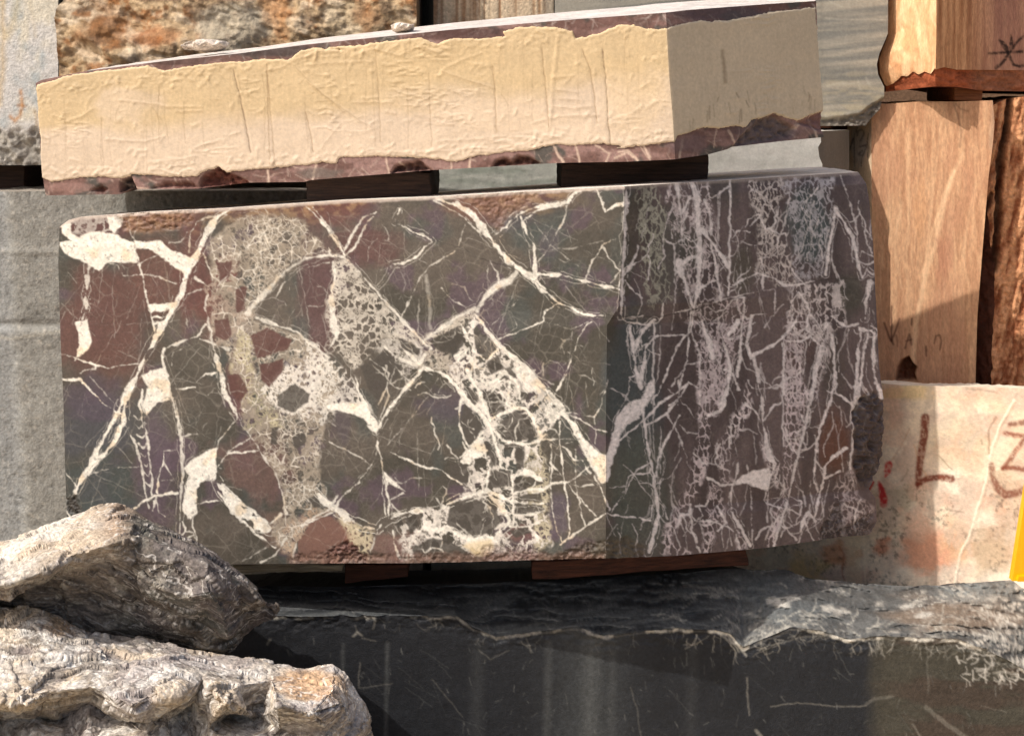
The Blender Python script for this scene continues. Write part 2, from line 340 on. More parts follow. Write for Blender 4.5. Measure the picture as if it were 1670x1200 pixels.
breccia(B2((500, 830), (600, 770), (640, 830), (540, 880), (520, 930), (450, 930)), 9, .25, 49, WHT, .8)
breccia(A4((300, 160), (420, 160), (600, 150), (560, 260), (420, 260), (350, 240)), 14, .16, 50, WHT, .6)
# the right-hand face: breccia drawn out into upright bands
R = [(A6((285, 130), (400, 110), (430, 300), (420, 500), (480, 690), (370, 745), (330, 640), (305, 400)), 10, .22, (190, 188, 170), .7),
     (A6((440, 110), (640, 110), (690, 420), (720, 660), (560, 730), (480, 560), (520, 400), (430, 300)), 15, .18, (222, 208, 206), .8),
     (A6((840, 110), (1000, 100), (1030, 160), (930, 300), (1040, 430), (1060, 600), (970, 610), (880, 560), (890, 400)), 8, .26, (222, 210, 202), .9),
     (A6((1000, 100), (1260, 90), (1250, 250), (1220, 400), (1200, 580), (1060, 610), (1050, 300)), 9, .2, (204, 198, 200), .75),
     (A6((1030, 610), (1300, 590), (1310, 800), (1180, 880), (1020, 870)), 12, .2, (224, 212, 208), .85),
     (A6((480, 740), (740, 680), (820, 680), (850, 800), (700, 1190), (590, 1190), (600, 860)), 13, .17, (224, 208, 208), .8),
     (A6((1012, 780), (1110, 800), (1100, 1190), (1002, 1190)), 9, .24, (222, 208, 206), .95),
     (A6((1130, 850), (1240, 850), (1230, 960), (1150, 1180), (1110, 1180), (1180, 960)), 10, .2, (222, 208, 206), .7),
     (B3((590, 0), (700, 0), (710, 330), (650, 380), (640, 620), (560, 780), (450, 960), (560, 1020), (420, 1030), (420, 900), (530, 740), (580, 500)), 10, .2, (224, 208, 208), .9),
     (B3((820, 180), (855, 290), (790, 430), (740, 560), (760, 690), (700, 670), (680, 500), (740, 400), (800, 290)), 9, .24, (226, 212, 210), .95),
     (B3((1003, 0), (1100, 0), (1100, 200), (1135, 240), (1100, 440), (1060, 560), (1010, 800), (960, 985), (930, 1000), (940, 880), (985, 780), (1000, 640), (1008, 500)), 9, .2, (224, 208, 208), .9),
     (B3((900, 480), (930, 520), (1000, 580), (985, 740), (940, 640)), 9, .22, (226, 212, 210), .9),
     (B3((640, 640), (700, 720), (740, 870), (680, 900), (655, 1015), (615, 1015)), 9, .2, (224, 208, 208), .85),
     (B3((1270, 640), (1340, 600), (1370, 720), (1450, 800), (1430, 930), (1190, 950), (1250, 780)), 9, .14, (206, 192, 190), .75),
     (B3((780, 900), (840, 990), (780, 1010)), 8, .2, (224, 208, 208), .85)]
for i, (pl, ce, th, mc, a) in enumerate(R): breccia(pl, ce * 1.1, th * .62, 61 + i, mc, a, .72, 1.75, 7, .75)
cv.col = mixc(cv.col, MCOL * (0.8 + 0.35 * fb(X / 6, Y_ / 6, 3, 71))[..., None], np.clip(MAT, 0, .95))
# thin bright rims between the clasts of the dull left-hand breccia
W, d = cv.spoly(BL); M = sm(4, -6, d + 12 * (fb(cv.X[W] / 17, cv.Y[W] / 17, 3, 21) - .5))
x_ = cv.WX[W] + 5 * (fb(cv.X[W] / 7, cv.Y[W] / 7, 3, 801) - .5); y_ = cv.WY[W] + 5 * (fb(cv.X[W] / 7, cv.Y[W] / 7, 3, 802) - .5)
for ce, tw, al, sd_ in ((19, .05, .8, 810), (8, .09, .55, 811)):
    f1, f2, i_ = voro(x_, y_, ce, sd_); nn = fb(cv.X[W] / 22, cv.Y[W] / 22, 3, sd_ + 5)
    cv.col[W] = mixc(cv.col[W], lin((222, 211, 194)), M * al * sm(tw * 2, tw * .4, f2 - f1) * sm(.38, .6, nn))
# ---- whole dark clasts lying in the breccia
cl_c = (72, 66, 59)
for p in (B2((855, 120), (900, 100), (965, 150), (965, 205), (912, 238), (865, 180)), B2((770, 80), (835, 130), (845, 165), (790, 150)),
          B2((915, 285), (1010, 208), (1075, 232), (1130, 322), (1100, 350), (960, 352)), B2((850, 345), (900, 380), (945, 470), (912, 482), (880, 420)),
          B2((895, 495), (992, 500), (1002, 572), (885, 585)), B2((1010, 545), (1100, 520), (1150, 565), (1010, 605)), B2((1010, 620), (1140, 605), (1150, 655), (1050, 640)),
          B2((600, 830), (680, 830), (760, 880), (820, 930), (530, 930), (510, 870)), B2((985, 790), (1060, 768), (1100, 800), (1020, 825)),
          B2((480, 720), (530, 715), (545, 770), (500, 810)), B2((430, 740), (460, 720), (470, 760), (440, 780)), B2((1020, 660), (1150, 665), (1150, 700), (1010, 715)),
          B2((770, 170), (850, 260), (860, 300), (790, 370), (745, 280)), B2((960, 370), (1000, 365), (1050, 375), (960, 400)), B2((1010, 380), (1060, 380), (1060, 480), (1020, 500)), B2((700, 470), (760, 450), (800, 500), (780, 570), (700, 530)),
          A5((810, 700), (880, 740), (930, 790), (870, 860), (820, 800)), A5((600, 760), (740, 690), (770, 770), (720, 830), (640, 810)), A5((870, 870), (930, 830), (960, 900), (900, 930)), A5((960, 900), (1010, 880), (1020, 940), (970, 960)), A5((1040, 1000), (1080, 1020), (1080, 1050), (1045, 1050)), A5((780, 1010), (840, 1060), (820, 1080), (775, 1040)),
          A5((440, 740), (555, 800), (545, 840), (470, 810)), A5((380, 800), (330, 850), (260, 890), (300, 1000), (350, 1050), (420, 960), (470, 900)),
          A4((1350, 1030), (1430, 970), (1505, 1020), (1500, 1060), (1430, 1110), (1350, 1080)), A4((1260, 880), (1380, 850), (1370, 920), (1310, 990), (1270, 950)), A4((1050, 380), (1130, 375), (1120, 450), (1075, 490)),
          A4((1140, 510), (1200, 500), (1190, 610), (1150, 630)), A4((1045, 670), (1110, 650), (1130, 730), (1100, 760), (1045, 740)), A4((1110, 930), (1160, 920), (1210, 1010), (1160, 1060), (1120, 1000)), A4((1220, 740), (1300, 700), (1420, 760), (1390, 810), (1250, 850)),
          B2((690, 690), (720, 650), (800, 632), (900, 660), (950, 742), (900, 802), (800, 826), (720, 802), (680, 755)), B2((690, 650), (730, 640), (760, 690), (700, 700)),
          B1((1420, 340), (1480, 310), (1490, 360), (1440, 400)), B1((1320, 290), (1350, 290), (1350, 370), (1315, 370)), B1((1500, 630), (1560, 620), (1590, 680), (1530, 680)),
          B1((1530, 730), (1610, 720), (1670, 800), (1670, 900), (1600, 930), (1450, 940), (1450, 840))):
    xm = np.mean([q[0] for q in p]); ym = np.mean([q[1] for q in p])
    k = (int(xm * 7 + ym * 3) % 17) / 17.0
    c_ = tuple(a + (k - .5) * 14 for a in cl_c)
    if xm < 450 and ym < 640: c_ = (92, 62, 56)
    if xm < 580 and ym > 825: c_ = (120, 90, 78)
    cv.poly(p, c_, .92, 2.5)
# ---- large veins, front face
V = cv.vein
V(A4((1140, 108, 4), (1060, 160, 5), (1000, 250, 9), (960, 340, 11), (910, 430, 12), (880, 540, 11), (820, 640, 10), (760, 740, 9), (710, 830, 6), (680, 900, 6), (640, 980, 9), (600, 1060, 11)))
V(B1((600, 160, 9), (550, 260, 5), (500, 350, 5), (450, 450, 7), (400, 540, 6), (350, 630, 3), (318, 690, 3)))
V(B1((610, 170, 6), (600, 270, 10), (550, 370, 7), (480, 440, 5), (430, 510, 5)))
V(B1((318, 690, 3), (340, 725, 3), (400, 722, 3))); V(B1((318, 510, 2), (350, 540, 2), (370, 570, 2)))
def VP(poly, a=1.0, soft=2.2):
    W, d = cv.spoly(poly)
    if d.size: cv.V[W] = np.maximum(cv.V[W], a * np.clip(0.5 - (d + 3.2 * (fb(cv.X[W] / 6, cv.Y[W] / 6, 2, 5) - .5)) / soft, 0, 1) * (.82 + .2 * fb(cv.X[W] / 7, cv.Y[W] / 7, 3, 6)))
VP(A4((290, 195), (340, 170), (352, 240), (380, 262), (430, 235), (480, 235), (570, 250), (600, 270), (660, 290), (665, 385), (560, 380), (520, 385), (480, 420), (440, 400), (400, 378), (330, 350), (300, 315), (290, 282), (350, 275), (310, 245)))
VP(A4((520, 160), (600, 152), (590, 200), (555, 240), (535, 210)))
VP(A4((650, 278), (780, 280), (820, 320), (900, 345), (945, 370), (905, 440), (860, 412), (790, 362), (740, 320), (665, 310)))
VP(A4((720, 590), (850, 572), (830, 612), (735, 627))); V(A4((740, 652), (800, 640)), 3); V(A4((745, 685), (790, 670)), 3)
VP(A4((368, 672), (425, 660), (444, 770), (420, 812), (368, 852), (385, 770)))
V(A4((435, 395, 8), (425, 450, 4), (425, 500, 5), (415, 560, 4), (420, 600, 4), (400, 660, 3)), a=.75, rough=1.6)
for k in range(7): V(A4((400 + k * 2, 500 + 22 * k), (442, 496 + 22 * k)), 1.4, .5)
V(A4((660, 330, 3), (690, 450, 2.5), (720, 590, 3), (760, 740, 3)))
V(A4((520, 385), (570, 400), (600, 445), (680, 440), (760, 450), (855, 485)), 1.5, .8); V(A4((670, 390), (720, 365), (775, 345)), 2)
V(A4((295, 825, 2), (360, 840, 3), (430, 870, 2.5), (520, 895, 2.5), (600, 880, 2), (680, 870, 2)))
V(A4((296, 950, 4), (390, 952, 5), (430, 990, 3), (480, 1050, 3), (560, 1105, 4), (610, 1125, 3)))
V(A4((390, 920), (410, 905), (460, 900), (468, 880)), 1.4, .8); V(A4((440, 940), (520, 1030), (570, 1080)), 1.3, .5)
V(A4((1005, 678, 3), (985, 700, 4), (960, 742, 3), (870, 770, 4), (800, 800, 4), (785, 850, 4), (820, 960, 3.5), (835, 1040, 4), (858, 1130, 4)), a=.9)
V(B1((850, 160, 4), (875, 290, 5), (885, 400, 5), (888, 550, 6), (875, 700, 4), (875, 820, 3)), a=.75)
V(A4((970, 755, 3), (1040, 775, 4), (1110, 805, 4)), a=.8); V(A4((830, 880), (840, 820), (900, 790), (980, 765)), 1.5, .7)
VP(A4((735, 905), (805, 890), (832, 1000), (825, 1045), (760, 1065), (712, 1122), (690, 1080), (720, 990), (690, 930)), .93)
V(A4((690, 1000, 3), (680, 1080, 3), (700, 1190, 3))); V(B1((690, 160, 3), (705, 260, 3), (720, 380, 3), (735, 520, 3), (740, 620, 3)), a=.8)
V(B1((610, 280, 2), (660, 370, 3), (685, 480, 4), (700, 560, 3), (720, 680, 2)), a=.8)
for k in range(8): V(B1((650 + 8 * k, 230 + 46 * k), (672 + 8 * k, 250 + 46 * k), (712 + 3 * k, 225 + 46 * k)), 1.6, .8)
V(A4((1040, 790, 4), (1060, 880, 7), (1080, 960, 8), (1105, 1040, 10), (1140, 1100, 6)), a=.85); V(B1((1075, 20, 7), (1095, 120, 9), (1130, 190, 8), (1155, 240, 3)), a=.95)
V(B1((1155, 240, 2), (1110, 295, 2), (1068, 350, 2), (1055, 400, 2)), a=.9); V(A4((855, 995), (950, 988)), 3); V(A4((960, 960), (1000, 925), (1050, 915)), 3.2)
V(A4((1010, 540, 3), (998, 600, 4), (1020, 700, 4), (1040, 790, 4)), a=.7); V(A4((920, 330), (925, 240), (960, 182), (1030, 158), (1100, 150)), 2, .7)
V(A4((985, 335), (1030, 440), (1030, 540)), 1.8, .7); V(A4((905, 540), (960, 520), (1005, 510)), 1.3, .7); V(A4((945, 455, 4), (1000, 490, 3), (1035, 525, 3)), a=.8)
V(A4((890, 540), (920, 720)), 1.2, .5); V(A4((1340, 555), (1380, 480), (1470, 410), (1600, 380)), 1.5, .7)
V(A4((1200, 630, 10), (1290, 530, 8), (1385, 425, 6), (1480, 370, 5), (1600, 345, 4), (1680, 350, 3)), a=.7, soft=4)
V(A4((1245, 650, 4), (1350, 690, 7), (1450, 722, 6), (1530, 790, 8), (1600, 845, 6)), a=.75, soft=3)
V(A4((1200, 310), (1240, 260), (1280, 240), (1320, 310), (1260, 330)), 2.0, .8); V(A4((1270, 330), (1280, 420), (1285, 480)), 1.3, .6)
V(A4((1040, 560), (1060, 500), (1090, 470), (1140, 400), (1170, 330)), 2, .5)
V(A4((820, 290), (880, 280), (920, 230)), 1.2, .5); V(A4((620, 160), (640, 250), (660, 280)), 1.6, .6)
V(A5((0, 110, 3), (90, 200, 3), (160, 300, 4), (190, 350, 5))); V(A5((30, 110), (110, 210), (185, 320)), 1.6, .7)
V(A5((185, 330, 5), (220, 250, 5), (270, 160, 4), (335, 140, 3)), a=.85); V(A5((190, 352, 3), (250, 285, 3), (285, 200, 2.5), (320, 160, 2)), a=.85)
V(A5((0, 365, 4), (100, 345, 4), (190, 355, 4))); V(A5((105, 310), (110, 340)), 2)
V(A5((185, 355, 3), (300, 480, 3.5), (400, 590, 3.5), (500, 700, 5), (570, 770, 6), (605, 800, 5)), a=.85, soft=2.5)
V(A5((130, 380, 2), (140, 450, 4), (115, 560, 7), (130, 650, 10), (150, 740, 8), (112, 800, 5)), a=.8)
V(A5((455, 128, 2), (430, 190, 2), (470, 208, 1.5), (520, 232, 4), (560, 245, 6), (600, 270, 3), (610, 285, 3), (570, 310, 4), (540, 350, 5), (480, 382, 4), (420, 392, 3), (390, 450, 1.5), (350, 500, 1)))
V(A5((720, 332), (600, 400), (550, 460), (515, 540), (455, 655)), 2, .75); V(A5((775, 190), (740, 300)), 1.8, .6)
V(A5((640, 68, 4), (740, 108, 11), (810, 150, 13), (860, 220, 13), (900, 270, 10), (940, 330, 8), (1000, 390, 9), (1060, 430, 9), (1110, 470, 9), (1170, 530, 6), (1240, 582, 4), (1340, 632, 3), (1440, 642, 2)))
V(A5((620, 80, 2), (700, 120, 3), (770, 172, 3), (850, 248, 3)), a=.8)
V(A5((900, 262, 3), (960, 212, 4), (1040, 142, 4), (1120, 112, 5), (1200, 100, 6), (1270, 90, 6), (1300, 50, 5), (1340, 27, 4), (1420, 26, 3)))
V(A5((1050, 182), (1120, 135), (1180, 105)), 3, .9)
V(A5((1040, 160, 3.5), (1070, 240, 4), (1105, 300, 5), (1110, 370, 6), (1110, 450, 9))); V(A5((1110, 440, 8), (1150, 440, 5), (1250, 446, 4), (1350, 475, 3.5), (1440, 496, 3.5), (1530, 515, 4)))
V(A5((1265, 110), (1250, 180), (1180, 310), (1122, 385)), 1.7, .7); V(A5((1110, 190), (1180, 290), (1290, 380), (1440, 490)), 1.2, .5); V(A5((1060, 320), (1180, 320), (1310, 310), (1440, 280)), 1.2, .4)
V(A5((1440, 300), (1390, 370), (1355, 470)), 2, .8); V(A5((1440, 302), (1480, 270), (1530, 265)), 2, .6); V(A5((1440, 310), (1490, 380), (1525, 430)), 2, .6); V(A5((1480, 480), (1530, 420)), 1.5, .6)
V(A5((1410, 30), (1440, 90), (1455, 135), (1500, 105), (1560, 92)), 4.5)
V(A5((1555, 20, 3), (1555, 90, 4), (1545, 200, 4), (1545, 300, 6), (1540, 420, 5), (1535, 520, 5), (1530, 640, 5)), a=.75)
V(A5((1610, 300, 4), (1600, 350, 5), (1575, 400, 5), (1540, 450, 4)), a=.8); V(A5((1550, 470), (1590, 522), (1630, 550)), 3, .8)
V(A5((1020, 430, 9), (980, 475, 10), (925, 500, 9), (865, 550, 8), (830, 620, 7)), a=.8, soft=3.5)
V(A5((895, 380), (930, 430), (940, 500)), 3, .6); V(A5((880, 480), (880, 400)), 1.2, .6)
V(A5((820, 602, 6), (720, 655, 8), (640, 710, 7), (570, 760, 5)), a=.65, soft=4)
V(A5((815, 630, 4), (870, 700, 5), (930, 780, 6), (990, 830, 7), (1045, 870, 8), (1100, 940, 10), (1180, 1020, 9), (1245, 1095, 8)), a=.9)
V(A5((1040, 900, 14), (1090, 980, 18), (1160, 1060, 16), (1200, 1120, 10)), a=.75, rough=3)
V(A5((930, 752), (1000, 730), (1100, 692), (1150, 665), (1160, 620), (1205, 590), (1232, 572)), 2.4, .9)
V(A5((1385, 670), (1340, 710), (1310, 790), (1270, 900), (1200, 1032)), 2.2, .9); V(A5((1370, 672), (1290, 710)), 1.3, .7); V(A5((1150, 665), (1290, 712)), 1.2, .5)
V(A5((580, 450), (600, 580), (600, 700)), 7, .25, 4); V(A5((545, 560), (545, 740)), 3, .3); V(A5((660, 510), (720, 570), (780, 600)), 1.4, .7); V(A5((905, 690), (1030, 560)), 1.2, .5); V(A5((1005, 640), (1020, 690)), 1.2, .5)
V(A5((750, 680, 3), (780, 740, 4), (800, 790, 5), (830, 830, 4), (870, 862, 4), (930, 800, 4))); V(A5((845, 800), (880, 745)), 1.5, .7); V(A5((720, 842, 4), (790, 792, 5)))
V(A5((450, 780, 3), (500, 830, 5), (550, 880, 6), (570, 830, 4)), a=.9); V(A5((380, 790, 5), (450, 850, 6), (540, 885, 5)), a=.8)
V(A5((230, 898, 3), (250, 1000, 4), (300, 1110, 7), (330, 1160, 8))); V(A5((235, 898), (350, 798)), 1.6, .7)
V(A5((310, 850), (400, 920), (390, 990), (340, 1090)), 2, .7); V(A5((400, 860), (440, 900), (500, 960)), 1.6, .7); V(A5((430, 900), (410, 960)), 1.5, .6); V(A5((370, 930), (320, 880)), 1.3, .6)
V(B2((340, 300, 6), (400, 205, 4), (480, 100, 4), (560, 10, 4))); V(B2((350, 270, 3), (400, 140, 2), (390, 80, 2)), a=.7)
VP(B2((90, 175), (200, 170), (270, 180), (310, 230), (350, 262), (340, 310), (310, 300), (270, 240), (180, 212), (95, 200)))
V(B2((340, 310, 3), (345, 380, 3), (370, 480, 3), (385, 580, 4), (400, 650, 4), (400, 730, 3))); V(B2((375, 500), (370, 600), (385, 720)), 2.5, .8)
V(B2((345, 400), (310, 480), (250, 560), (160, 640), (145, 672)), 2.2, .8); V(B2((310, 480), (210, 580)), 1.3, .5); V(B2((85, 350), (200, 400), (280, 450), (300, 475)), 1.7, .7)
V(B2((390, 400, 1), (480, 440, 2), (540, 470, 3), (600, 490, 3), (650, 490, 3), (700, 530, 3), (760, 570, 3)))
VP(B2((380, 508), (420, 545), (482, 602), (440, 580), (400, 560), (388, 590)), .9); V(B2((400, 640), (470, 610)), 2, .8); V(B2((410, 660), (450, 700), (460, 730)), 2, .7)
V(B2((0, 590, 3), (50, 602, 5), (90, 650, 7), (140, 690, 8), (200, 730, 8), (280, 770, 8), (340, 785, 7), (380, 747, 7), (440, 717, 6), (520, 692, 6), (600, 700, 5), (660, 682, 5), (720, 642, 6), (790, 622, 7), (870, 600, 8), (920, 642, 8), (960, 682, 8), (990, 750, 7), (950, 790, 8), (880, 830, 10), (800, 842, 9), (700, 790, 8), (620, 778, 7), (575, 762, 6)), a=.9, rough=2)
V(B2((870, 590, 8), (940, 622, 7), (1000, 650, 6), (1080, 656, 4), (1155, 660, 4)))
VP(B2((770, 850), (900, 828), (912, 880), (880, 920), (820, 915), (755, 862)), .6)
V(B2((0, 760, 3), (60, 732, 3), (130, 700, 3)), a=.8); V(B2((420, 790), (425, 850), (450, 925)), 3, .9); V(B2((520, 810), (500, 880), (480, 925)), 4, .8); V(B2((345, 790), (300, 930)), 2, .7)
V(B2((570, 2, 5), (650, 22, 6), (700, 60, 8), (750, 110, 8), (790, 170, 9), (840, 212, 9), (880, 262, 11), (900, 290, 10)))
V(B2((765, 110), (745, 180), (742, 280), (770, 350), (790, 380)), 3.2, .95)
V(A5((780, 900, 9), (800, 950, 9), (850, 1020, 8), (880, 1110, 9), (895, 1150, 9))); V(A5((740, 860), (790, 800), (810, 870), (790, 940)), 5, .85)
V(B2((860, 310, 5), (800, 380, 4), (730, 455, 2.5))); VP(B2((820, 350), (862, 330), (842, 380), (880, 400), (850, 430), (812, 440), (792, 470), (745, 455)), .95)
V(B2((850, 340), (870, 420), (890, 480), (880, 550), (870, 590)), 4.5, .95); V(B2((900, 300, 9), (920, 380, 8), (940, 430, 7), (942, 482, 5), (1000, 500, 5), (1002, 600, 4), (1008, 720, 3)))
V(B2((900, 290, 6), (960, 352, 5), (1060, 370, 5), (1130, 350, 6), (1160, 320, 3))); V(B2((910, 242, 6), (960, 220, 5), (1010, 192, 6), (1060, 192, 6), (1100, 240, 5), (1140, 325, 5)))
V(B2((860, 170), (940, 60), (990, 70), (975, 170), (1000, 200)), 4, .85); V(B2((850, 60), (880, 75), (920, 60), (960, 20), (1030, 80), (1040, 150)), 5, .85)
V(B2((1240, 212, 9), (1300, 282, 9), (1350, 362, 11), (1390, 422, 15), (1430, 492, 17), (1440, 545, 8)))
VP(B2((1370, 400), (1405, 395), (1440, 430), (1463, 435), (1463, 500), (1455, 545), (1420, 530), (1395, 500)))
VP(B3((-10, 380), (40, 465), (100, 532), (150, 540), (180, 420), (200, 350), (250, 290), (310, 270), (350, 205), (375, 180), (377, 240), (330, 310), (310, 362), (250, 392), (212, 450), (180, 560), (150, 672), (100, 642), (60, 582), (20, 490), (-10, 440)), .86)
VP(B2((1010, 530), (1060, 490), (1100, 502), (1140, 530), (1150, 560), (1080, 520)))
V(B2((1010, 612), (1060, 592), (1150, 592), (1200, 562), (1280, 552), (1310, 530), (1370, 480)), 3.6, .95); V(B2((1280, 560), (1330, 580), (1410, 565)), 2.5, .9)
V(B2((1230, 260, 3.5), (1235, 400, 3), (1250, 520, 3), (1270, 650, 3), (1280, 780, 2.5), (1278, 820, 2)))
V(B2((1192, 370), (1190, 500), (1190, 640), (1210, 770), (1242, 850)), 2.4, .85); V(B2((1185, 460), (1280, 570), (1340, 650), (1410, 720)), 2.4, .85)
V(B2((1310, 400), (1310, 560), (1330, 680), (1355, 770)), 2.4, .85); V(B2((1140, 350), (1240, 340), (1335, 350)), 2, .8); V(B2((1240, 382), (1280, 412), (1300, 440), (1335, 450), (1380, 510)), 4, .85); V(B2((1400, 520), (1440, 610), (1472, 692)), 2.2, .85)
V(B2((1232, 857), (1330, 790), (1460, 705), (1540, 725), (1670, 737)), 3, .95); V(B2((1670, 460), (1605, 498), (1570, 562), (1482, 700)), 2.2, .85); V(B2((1470, 580), (1510, 575), (1550, 572)), 2.4, .8)
V(B2((1240, 212), (1330, 250), (1395, 290), (1420, 300), (1460, 312)), 2.4, .9); V(B2((1205, 130), (1270, 20)), 2.2, .85); V(B2((1465, 60), (1435, 180), (1400, 240), (1250, 210)), 2.2, .8); V(B2((1400, 240), (1408, 300), (1402, 370)), 1.4, .6)
V(B2((1010, 715), (1100, 712), (1160, 690)), 4.5, .9); V(B2((985, 770), (1080, 772), (1110, 800), (1130, 850)), 4, .9); V(B2((930, 592), (1000, 582)), 3, .8); V(B2((900, 830), (960, 880), (1000, 920)), 5, .7)
V(B2((640, 50), (590, 140), (540, 200), (460, 300), (380, 390)), 1.3, .45); V(B2((540, 260), (545, 590)), 1.3, .35)
# thrown crack along the front, and the sawn step across the right-hand face
for p, w_ in ((A5((610, 265), (750, 315), (900, 380), (1000, 408), (1100, 470), (1230, 570), (1340, 642), (1530, 655)), 1.2), (A6((130, 755), (260, 768), (380, 765), (560, 733), (700, 692), (820, 660)), 1.6), (A6((1160, 588), (1290, 578), (1450, 582)), 1.3)):
    pass
# ---- veins of the right-hand face
V(A6((490, 120, 7), (500, 180, 6), (510, 280, 3), (515, 400, 2)), a=.75); V(A6((560, 110, 8), (590, 200, 8), (590, 300, 8), (600, 400, 8), (595, 520, 7), (590, 640, 6), (572, 722, 5)), a=.75)
V(A6((610, 340, 6), (650, 390, 7), (680, 430, 6), (720, 490, 6), (745, 545, 3)), a=.85); V(A6((747, 100), (748, 300), (745, 500), (740, 660)), 3.2, .85, rough=.3)
V(A6((740, 130), (700, 162), (650, 190), (636, 130)), 2, .75); V(A6((620, 200), (650, 262), (658, 370)), 4, .65)
V(A6((520, 262), (540, 212), (552, 190)), 5, .75); V(A6((430, 390), (470, 412), (512, 390)), 3, .75); V(A6((470, 412), (480, 445)), 2, .7)
V(A6((500, 500, 8), (512, 552, 13), (530, 602, 7), (570, 722, 5)), a=.75); V(A6((600, 462), (540, 482), (490, 545)), 5, .7); V(A6((650, 390), (672, 480), (690, 600), (700, 685)), 4, .7); V(A6((600, 622), (640, 605), (680, 590)), 4, .7)
V(A6((480, 310), (482, 480), (480, 700)), 2, .5); V(A6((440, 160), (470, 220), (440, 300), (420, 400), (430, 470), (400, 530)), 2.4, .6)
V(A6((757, 385), (780, 350), (842, 350)), 2.8, .8); V(A6((840, 322), (890, 280), (912, 220), (932, 170)), 2, .75)
V(A6((1260, 240, 6), (1250, 300, 4), (1230, 430, 5), (1212, 560, 5)), a=.8); V(A6((1265, 260, 6), (1310, 312, 5), (1340, 372, 6), (1362, 450, 6), (1370, 520, 5), (1390, 572, 4), (1412, 535, 4), (1442, 560, 4)), a=.9)
V(A6((1285, 80), (1320, 190), (1360, 300), (1372, 480)), 2, .6); V(A6((1100, 270), (1130, 330), (1080, 480)), 3, .5); V(A6((1240, 480), (1270, 580)), 1.8, .5)
V(A6((220, 772, 2), (320, 765, 3)), a=.8); V(A6((480, 745), (560, 732)), 3, .8); V(A6((560, 722), (700, 682), (820, 655), (965, 628)), 1.6, .55)
V(A6((760, 610), (820, 580), (882, 555), (960, 580), (1010, 610, 5), (1080, 612, 5), (1160, 588, 3)), 1.8, .8); V(A6((860, 757), (970, 745)), 1.8, .7); V(A6((965, 630), (965, 745)), 2.4, .7); V(A6((905, 560), (903, 632)), 4, .75)
V(A6((260, 810, 4), (270, 900, 6), (290, 1000, 6), (300, 1060, 6), (315, 1110, 7)), a=.85); V(A6((380, 780, 6), (330, 822, 5), (300, 880, 4), (285, 940, 4)), a=.85); V(A6((375, 780), (375, 1190)), 2.6, .7, rough=.3)
V(A6((370, 870, 3), (340, 922, 4), (330, 1000, 6), (312, 1080, 8)), a=.8); V(A6((380, 862), (430, 855), (545, 858), (560, 740)), 3.2, .75)
V(A6((570, 740), (560, 832), (520, 870), (490, 912), (460, 980), (430, 1062), (400, 1132), (360, 1180)), 2.8, .8); V(A6((550, 870), (540, 962), (520, 1042), (502, 1100), (490, 1190)), 3.2, .75)
V(A6((590, 740, 3), (630, 840, 4), (650, 900, 7), (662, 962, 9)), a=.7); V(A6((590, 1112), (545, 1082), (510, 1150), (460, 1195)), 3.4, .85); V(A6((560, 830), (600, 950), (600, 1190)), 2.6, .6)
V(A6((785, 790, 11), (740, 852, 8)), a=.85); V(A6((770, 670), (815, 672), (812, 742), (800, 860), (800, 950), (780, 1052)), 4.4, .8); V(A6((850, 760), (840, 832), (830, 900), (850, 962)), 4.5, .75); V(A6((780, 680), (790, 740), (830, 780), (850, 762)), 4, .6)
V(A6((862, 952), (940, 912), (1000, 875), (1070, 790)), 4.6, .85); V(A6((750, 1020, 6), (740, 1100, 4), (700, 1190, 3)), a=.8); V(A6((720, 1020), (760, 1040), (792, 1122)), 3.4, .75); V(A6((860, 962), (880, 1062), (890, 1120), (912, 1190)), 3.4, .75)
V(A6((1012, 870), (1005, 1190)), 2.2, .7, rough=.3); V(A6((1030, 880), (1060, 885), (1110, 882), (1140, 855), (1170, 900)), 3.4, .75); V(A6((1215, 800, 4), (1190, 900, 3), (1165, 1020, 9), (1140, 1190, 6)), a=.7)
V(A6((1240, 860, 5), (1252, 960, 6), (1256, 1060, 5), (1230, 1190, 4)), a=.85); V(A6((1240, 760), (1280, 792), (1310, 812), (1372, 800)), 4.2, .8)
V(A6((1378, 825, 9), (1445, 842, 8)), a=.85, rough=2); V(A6((1385, 842), (1370, 950), (1360, 1100), (1360, 1190)), 4, .85); V(A6((1412, 850), (1395, 980), (1380, 1082), (1370, 1190)), 4.4, .85); V(A6((1446, 850), (1440, 960), (1455, 1082), (1482, 1150)), 4.6, .85)
V(A6((1430, 600, 7), (1410, 682, 4), (1402, 772, 4)), a=.8); V(A6((1380, 1080), (1420, 1170)), 2, .6); V(A6((1290, 1040), (1340, 1110)), 1.6, .5); V(A6((690, 170), (690, 600)), 1.4, .3)
V(B3((320, 300, 6), (350, 500, 4), (370, 620, 4), (390, 750, 5), (400, 830, 7), (380, 920, 8), (350, 1015, 8)), a=.75)
V(B3((340, 370), (400, 290), (500, 232), (545, 188), (590, 215)), 3.4, .85); V(B3((330, 402), (420, 360), (500, 270), (500, 180)), 3, .8); V(B3((500, 350), (450, 442), (400, 550), (385, 640)), 3.6, .85)
V(B3((210, 472), (270, 420), (322, 382)), 2.4, .85); V(B3((260, 180), (240, 270), (190, 352), (165, 440)), 1.6, .7); V(B3((440, 340), (500, 452), (550, 602)), 1.7, .6); V(B3((490, 380), (540, 430), (585, 440)), 1.3, .4)
V(B3((720, 0, 2), (750, 130, 5), (735, 240, 5), (700, 330, 5), (640, 352, 4)), a=.75); V(B3((860, 60), (890, 180), (902, 290), (912, 400, 6), (930, 520, 7), (962, 582, 8), (950, 655, 6)), 3.6, .75)
V(B3((820, 290), (870, 332), (908, 390), (930, 350), (960, 302), (1005, 280)), 3, .75)
